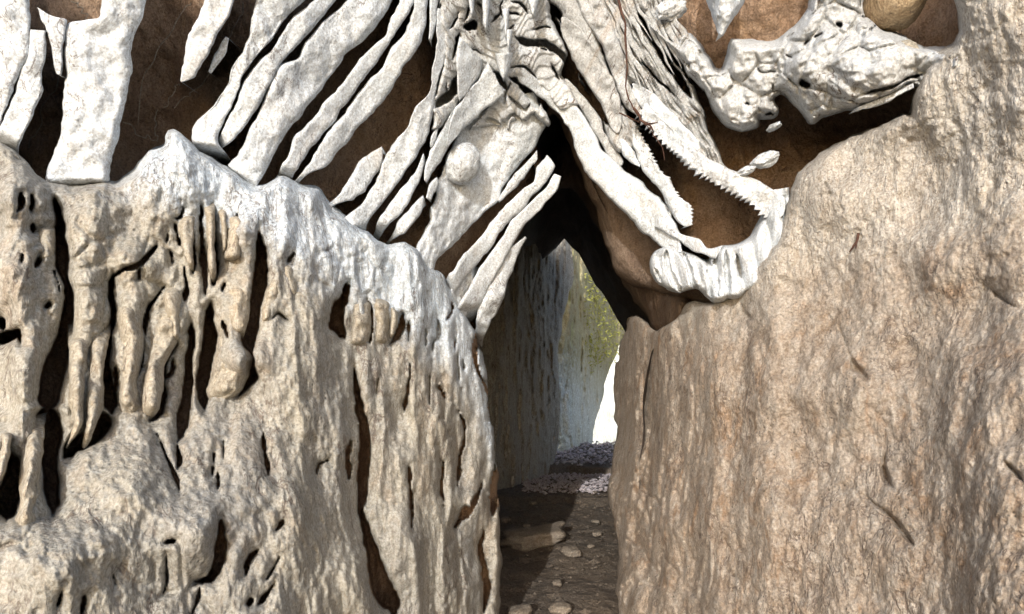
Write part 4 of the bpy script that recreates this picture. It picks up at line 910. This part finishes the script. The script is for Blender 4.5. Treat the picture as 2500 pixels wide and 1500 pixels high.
add_attr(FO, lambda px, py, co: sstep(1080, 820, py+.6*(1470-px))*.95)

BK = [(1380, 560), (1700, 520), (2600, 480), (2600, 1350), (1380, 1350)]
M_reflector = stone('pale_reflector', (.80, .86, .84), (.76, .84, .80), (.84, .88, .88), scale=2, lines=.2)
o = relief('reflector', BK, M_reflector, lambda x, y: np.interp(x, [1400, 1560, 2000, 2600], [24, 23, 17, 11.5]), step=12, rnd=20, roll=.3, skirt=1, wob=8, seed=57, disp=lambda W, px, py, s: .3*fbm(W*1.2, 4, 9))  # added surface: whitens the exit and bounces sun onto the far wall
tag(o, 'added pale bank outside the far end of the passage', 'reflector', kind='structure')
# ------------------------------------------------------------------ floor: real slope in world space
def floor_z(x, y):
    return np.interp(y, [-6, 0, 3.3, 6, 7.9, 8, 9.6, 14, 24, 60], [.05, 0, .0, -.18, -.45, -.5, -.55, -4, -7, -7])
yy = np.concatenate([np.linspace(-6, 2.5, 20), np.linspace(2.55, 9.5, 430), np.linspace(9.7, 60, 40)]); xx = np.concatenate([np.linspace(-9, -.75, 14), np.linspace(-.7, 1.7, 190), np.linspace(1.8, 30, 16)])
gx, gy = np.meshgrid(xx, yy)
gz = floor_z(gx, gy); W = np.stack([gx, gy, gz], -1)
gz = gz+.03*fbm(W*3, 4, 701)+.012*ridged(W*np.array([10, 10, 10]), 3, 702)+.012*np.clip(.35-worley(W*14, 703)[0], 0, 1)*2*(gy < 10)
gz = gz+.05*sstep(5.9, 6.1, gy)+.14*sstep(7.9, 8.0, gy+.15*vnoise(W*3, 5))
W = np.stack([gx, gy, gz], -1)
o = link('ground', W, gridfaces(*gx.shape), M_floor)
tag(o, 'dark trampled dirt floor of the passage', 'ground', kind='structure')

def flatrock(name, c, size, mat, lab, rot=0, seed=0, cat='rock', group=None, tilt=0):
    """angular slab: a rounded box with chipped edges"""
    n = 12; sx, sy, sz = size
    pts = []; fcs = []
    u = np.linspace(-1, 1, n)
    base = 0; V = []; Fq = []
    for ax in range(3):
        for sg in (-1, 1):
            a, b = np.meshgrid(u, u, indexing='ij'); q = np.zeros(a.shape+(3,)); q[..., ax] = sg; q[..., (ax+1) % 3] = a; q[..., (ax+2) % 3] = b
            V.append(q.reshape(-1, 3)); f = gridfaces(n, n)+base
            Fq.append(f if sg > 0 else f[:, ::-1]); base += n*n
    V = np.concatenate(V); Fq = np.concatenate(Fq)
    r = np.linalg.norm(V, axis=1, keepdims=True)
    pe = 6 if size[0] > .12 else 2.6
    V = V/np.power((np.abs(V)**pe).sum(1, keepdims=True), 1/pe)
    V = V*(1+.30*fbm(V*1.1+seed*3.3, 3, seed)+.07*fbm(V*4+seed, 3, seed+1))[:, None]
    V = V*np.array([sx, sy, sz])
    V[:, 0] *= 1-.25*np.clip(V[:, 1]/sy, -1, 1)*math.cos(seed)
    cr, sr = math.cos(rot), math.sin(rot)
    x = V[:, 0]*cr-V[:, 1]*sr; y = V[:, 0]*sr+V[:, 1]*cr; z = V[:, 2]+x*tilt
    o = link(name, np.stack([x, y, z], -1), Fq, mat)
    o.location = c
    tag(o, lab, cat, group)
    return o

def on_floor(px, py):
    r = (px-1250)/FPX*Rv+(750-py)/FPX*Uv+Fv
    lo, hi = 2.0, 20.0
    for _ in range(40):
        m = (lo+hi)/2; q = CAM+r*m
        if q[2] > floor_z(q[0], q[1])+.03+(.05 if q[1] > 6 else 0)+(.14 if q[1] > 8 else 0): lo = m
        else: hi = m
    return CAM+r*lo
p = on_floor(1312, 1322)
flatrock('stone_slab', (p[0], p[1], p[2]+.03), (.17, .11, .045), M_pebble, 'flat tan stone slab lying on the dirt floor', rot=.25, seed=3, cat='stone slab', tilt=.08)
p = on_floor(1440, 1160)
M_tan = stone('tan_boulder', (.62, .52, .38), (.50, .42, .32), (.70, .62, .50), scale=6)
flatrock('stone_ledge', (p[0]+.05, p[1]+.0, p[2]+.10), (.42, .25, .13), M_tan, 'long low boulder across the floor at the bend', rot=.05, seed=5, cat='boulder')
p = on_floor(1390, 1160)
flatrock('boulder', (p[0], p[1]-.1, p[2]+.06), (.10, .12, .10), M_tan, 'rounded boulder beside the long low one at the bend', rot=.4, seed=9, cat='boulder')
pebs = [(1285, 1285, .025, 'small grey pebble just behind the flat slab'), (1235, 1272, .04, 'pale pebble against the left wall behind the slab'), (1455, 1275, .03, 'lone pebble at the right side of the floor'), (1458, 1305, .035, 'flat pale pebble near the right wall foot'),
        (1395, 1350, .06, 'flattish stone in front of the slab on the right'), (1442, 1335, .022, 'tiny pebble right of the flattish stone'), (1360, 1425, .03, 'pebble in the dark foreground of the floor'), (1370, 1490, .05, 'stone cut by the bottom picture edge'), (1265, 1500, .06, 'rounded stone at the bottom left of the floor'),
        (1300, 1230, .03, 'pebble on the floor step'), (1440, 1215, .05, 'stone on the rim of the floor step')]
for i, (x, y, r, lab) in enumerate(pebs):
    p = on_floor(x, y)
    flatrock('pebble', (p[0], p[1], p[2]+r*.15), (r, r*.8, r*.45), M_pebble, lab, rot=i*1.3, seed=20+i, cat='pebble', group='loose stones on the passage floor')
M_rubble = stone('rubble_stone', (.16, .13, .10), (.10, .085, .07), (.24, .21, .17), streak=(1, 1, 1), scale=8)
# gravel in the daylit stretch
vs = []; fs = []
for k in range(2400):
    y = random.uniform(6.15, 9.7); x = random.uniform(.1, 1.5); r = random.uniform(.008, .028)
    z = floor_z(x, y)+.05+(.14 if y > 8 else 0)+random.uniform(0, .03)+.01
    b = len(vs)
    for (dx, dy, dz) in ((1, 0, 0), (0, 1, 0), (-1, 0, 0), (0, -1, 0), (0, 0, .7), (0, 0, -.7)):
        vs.append((x+dx*r*random.uniform(.6, 1.3), y+dy*r*random.uniform(.6, 1.3), z+dz*r*random.uniform(.6, 1.2)))
    for t in ((0, 1, 4), (1, 2, 4), (2, 3, 4), (3, 0, 4), (1, 0, 5), (2, 1, 5), (3, 2, 5), (0, 3, 5)): fs.append(tuple(b+q for q in t))
o = None
vr_ = []; fr_ = []
for k in range(2600):
    y = random.uniform(3.2, 8.4)**1.0; x = random.uniform(-.3, 1.6); r = random.uniform(.004, .016)*(1 if random.random() < .93 else 2.2)
    z = floor_z(x, y)+(.05 if y > 6 else 0)+(.14 if y > 8 else 0)+random.uniform(-.005, .02)
    b = len(vr_)
    for (dx, dy, dz) in ((1, 0, 0), (0, 1, 0), (-1, 0, 0), (0, -1, 0), (0, 0, .6), (0, 0, -.6)):
        vr_.append((x+dx*r*random.uniform(.6, 1.4), y+dy*r*random.uniform(.6, 1.4), z+dz*r*random.uniform(.6, 1.2)))
    for t in ((0, 1, 4), (1, 2, 4), (2, 3, 4), (3, 0, 4), (1, 0, 5), (2, 1, 5), (3, 2, 5), (0, 3, 5)): fr_.append(tuple(b+q for q in t))
o = link('rubble', np.array(vr_), fr_, M_rubble, smooth=False)
tag(o, 'fine dark rubble strewn over the passage floor', 'rubble', kind='stuff')
M_gravel = stone('gravel_stone', (.55, .50, .53), (.42, .38, .41), (.66, .62, .64), streak=(1, 1, 1), scale=6)
o = link('gravel', np.array(vs), fs, M_gravel, smooth=False)
tag(o, 'pale gravel on the daylit stretch of the floor', 'gravel', kind='stuff')

# ------------------------------------------------------------------ roots and cobwebs
def tube(name, pts, r, mat, n=60, seed=0, jit=.0, parent=None, sides=8, taper=.5):
    p = resample(pts, n); p = smooth1(p, 4)
    p = p+jit*np.stack([vnoise(np.stack([np.arange(n)/5., np.full(n, seed), np.full(n, k)], -1), seed) for k in range(3)], -1)
    T = np.gradient(p, axis=0); T /= np.linalg.norm(T, axis=1, keepdims=True)
    N = np.cross(T, Fv); N /= np.linalg.norm(N, axis=1, keepdims=True)+1e-9; Bn = np.cross(T, N)
    a = np.linspace(0, 2*math.pi, sides, endpoint=False)
    rr = r*(1-(1-taper)*np.linspace(0, 1, n))*(1+.2*vnoise(np.stack([np.arange(n)/3., np.full(n, seed), np.zeros(n)], -1), seed))
    V = p[:, None]+rr[:, None, None]*(np.cos(a)[None, :, None]*N[:, None]+np.sin(a)[None, :, None]*Bn[:, None])
    return link(name, V, gridfaces(n, sides, True), mat, parent)
def path3(pts, off, dfun=front):
    a = np.array(pts, float); return P(a[:, 0], a[:, 1], dfun(a[:, 0], a[:, 1])+off)
o = tube('hanging_root', path3(X(2, [(1945, -60), (1960, 60), (1995, 150), (2003, 300), (2005, 420), (2002, 560), (2025, 660), (2060, 740)]), -.12), .0045, M_root, seed=2, jit=.004)
tag(o, 'thin dark red root hanging straight down from the ceiling', 'root')
for pts, r in (([(2060, 740), (2100, 800), (2160, 850), (2175, 880)], .006), ([(2100, 800), (2150, 830), (2210, 825)], .003), ([(1960, 770), (2030, 790), (2090, 820), (2150, 860)], .003), ([(2150, 860), (2210, 930), (2240, 1000), (2255, 1080)], .0022)):
    tube('rootlet', path3(X(2, pts), -.10 if r > .004 else -.06), r, M_root, seed=5, jit=.006, parent=o, n=24)
o = tube('twig', path3(X(6, [(1358, 245), (1352, 300), (1325, 340), (1300, 366)]), -.05), .004, M_root, n=20, seed=6, jit=.002)
tag(o, 'small dark forked twig stuck to the right wall', 'twig')
tube('twig_fork', path3(X(6, [(1352, 300), (1345, 350)]), -.05), .003, M_root, n=8, seed=7, parent=o)
M_web = stone('cobweb', (.42, .36, .28), (.38, .32, .25), (.46, .4, .32), scale=20)
WG = 'dusty cobweb strands across the brown hollows of the left ceiling'
webs = [([(1290, 0), (1180, 190), (1080, 290), (1030, 400), (940, 530), (920, 650), (935, 800), (920, 850)], 'long zigzag cobweb strand in the wide brown hollow'), ([(1210, 560), (1140, 640), (1110, 740)], 'cobweb strand below the pointed blade'), ([(1400, 490), (1330, 580), (1230, 650), (1180, 740)], 'cobweb strand hanging from the tiny blade'),
        ([(840, 820), (920, 900), (1060, 950)], 'cobweb strand low in the wide brown hollow'), ([(1640, 20), (1600, 160), (1520, 290)], 'cobweb strand above the tiny blade'), ([(390, 500), (370, 620), (300, 700), (280, 830), (200, 1000)], 'cobweb strand in the narrow hollow left of the thick pillar'),
        ([(480, 0), (540, 60), (600, 150)], 'cobweb strand in the top left hollow'), ([(1045, 740), (1055, 940)], 'straight vertical cobweb thread over the wall crest')]
for i, (w, lab) in enumerate(webs):
    o = tube('cobweb_strand', path3(X(1, w), .0, dfun=lambda x, y: back_d(x, y)-.10), .0022, M_web, seed=30+i, jit=.008, n=40, sides=5, taper=.8)
    tag(o, lab, 'cobweb', WG)

# ------------------------------------------------------------------ the walls carried down to the floor below the picture
for nm, pl, mt, lab in (('wall_left_base', [(-450, 1690), (1213, 1690), (1213, 1760), (700, 2300), (-450, 3000)], M_leftmix, 'foot of the flowstone wall where it meets the dirt floor'), ('wall_right_base', [(1508, 1690), (2900, 1690), (2900, 3300), (2000, 2500), (1508, 1760)], M_rightmix, 'foot of the tan limestone wall where it meets the dirt floor')):
    o = relief(nm, pl, mt, lambda x, y: front(x, y), step=14, rnd=10, roll=.02, skirt=.5, wob=2, seed=71, disp=lambda W, px, py, s: .06*fbm(W*4, 4, 33))
    tag(o, lab, 'cave wall', kind='structure')

# ------------------------------------------------------------------ camera, light
cd = bpy.data.cameras.new('camera'); cam = bpy.data.objects.new('camera', cd); COL.objects.link(cam)
cam.location = CAM; cam.rotation_euler = (math.radians(90)+PITCH, 0, 0)
cd.sensor_width = 36; cd.lens = 36*FPX/2500; cd.clip_start = .02; cd.clip_end = 500
SC.camera = cam
AZ, EL = math.radians(12), math.radians(21)
Ld = Vector((math.sin(AZ)*math.cos(EL), math.cos(AZ)*math.cos(EL), -math.sin(EL)))
sd = bpy.data.lights.new('sun', 'SUN'); sun = bpy.data.objects.new('sun', sd); COL.objects.link(sun)
sd.energy = 2.0; sd.angle = math.radians(.5); sd.color = (1, 1, .99)
sun.rotation_euler = Ld.to_track_quat('-Z', 'Y').to_euler()
w = bpy.data.worlds.new('World'); SC.world = w; w.use_nodes = True
nt = w.node_tree; bg = nt.nodes['Background']
sky = nt.nodes.new('ShaderNodeTexSky'); sky.sky_type = 'NISHITA'; sky.sun_disc = False
sky.dust_density = 2.5; sky.air_density = .8; sky.ozone_density = .4; sky.sun_elevation = EL; sky.sun_rotation = math.atan2(-math.sin(AZ), -math.cos(AZ))
nt.links.new(sky.outputs[0], bg.inputs[0]); bg.inputs[1].default_value = .15
SC.view_settings.view_transform = 'Standard'; SC.view_settings.look = 'None'; SC.view_settings.exposure = 0.8; SC.view_settings.gamma = 1
SC.cycles.max_bounces = 6; SC.cycles.diffuse_bounces = 4
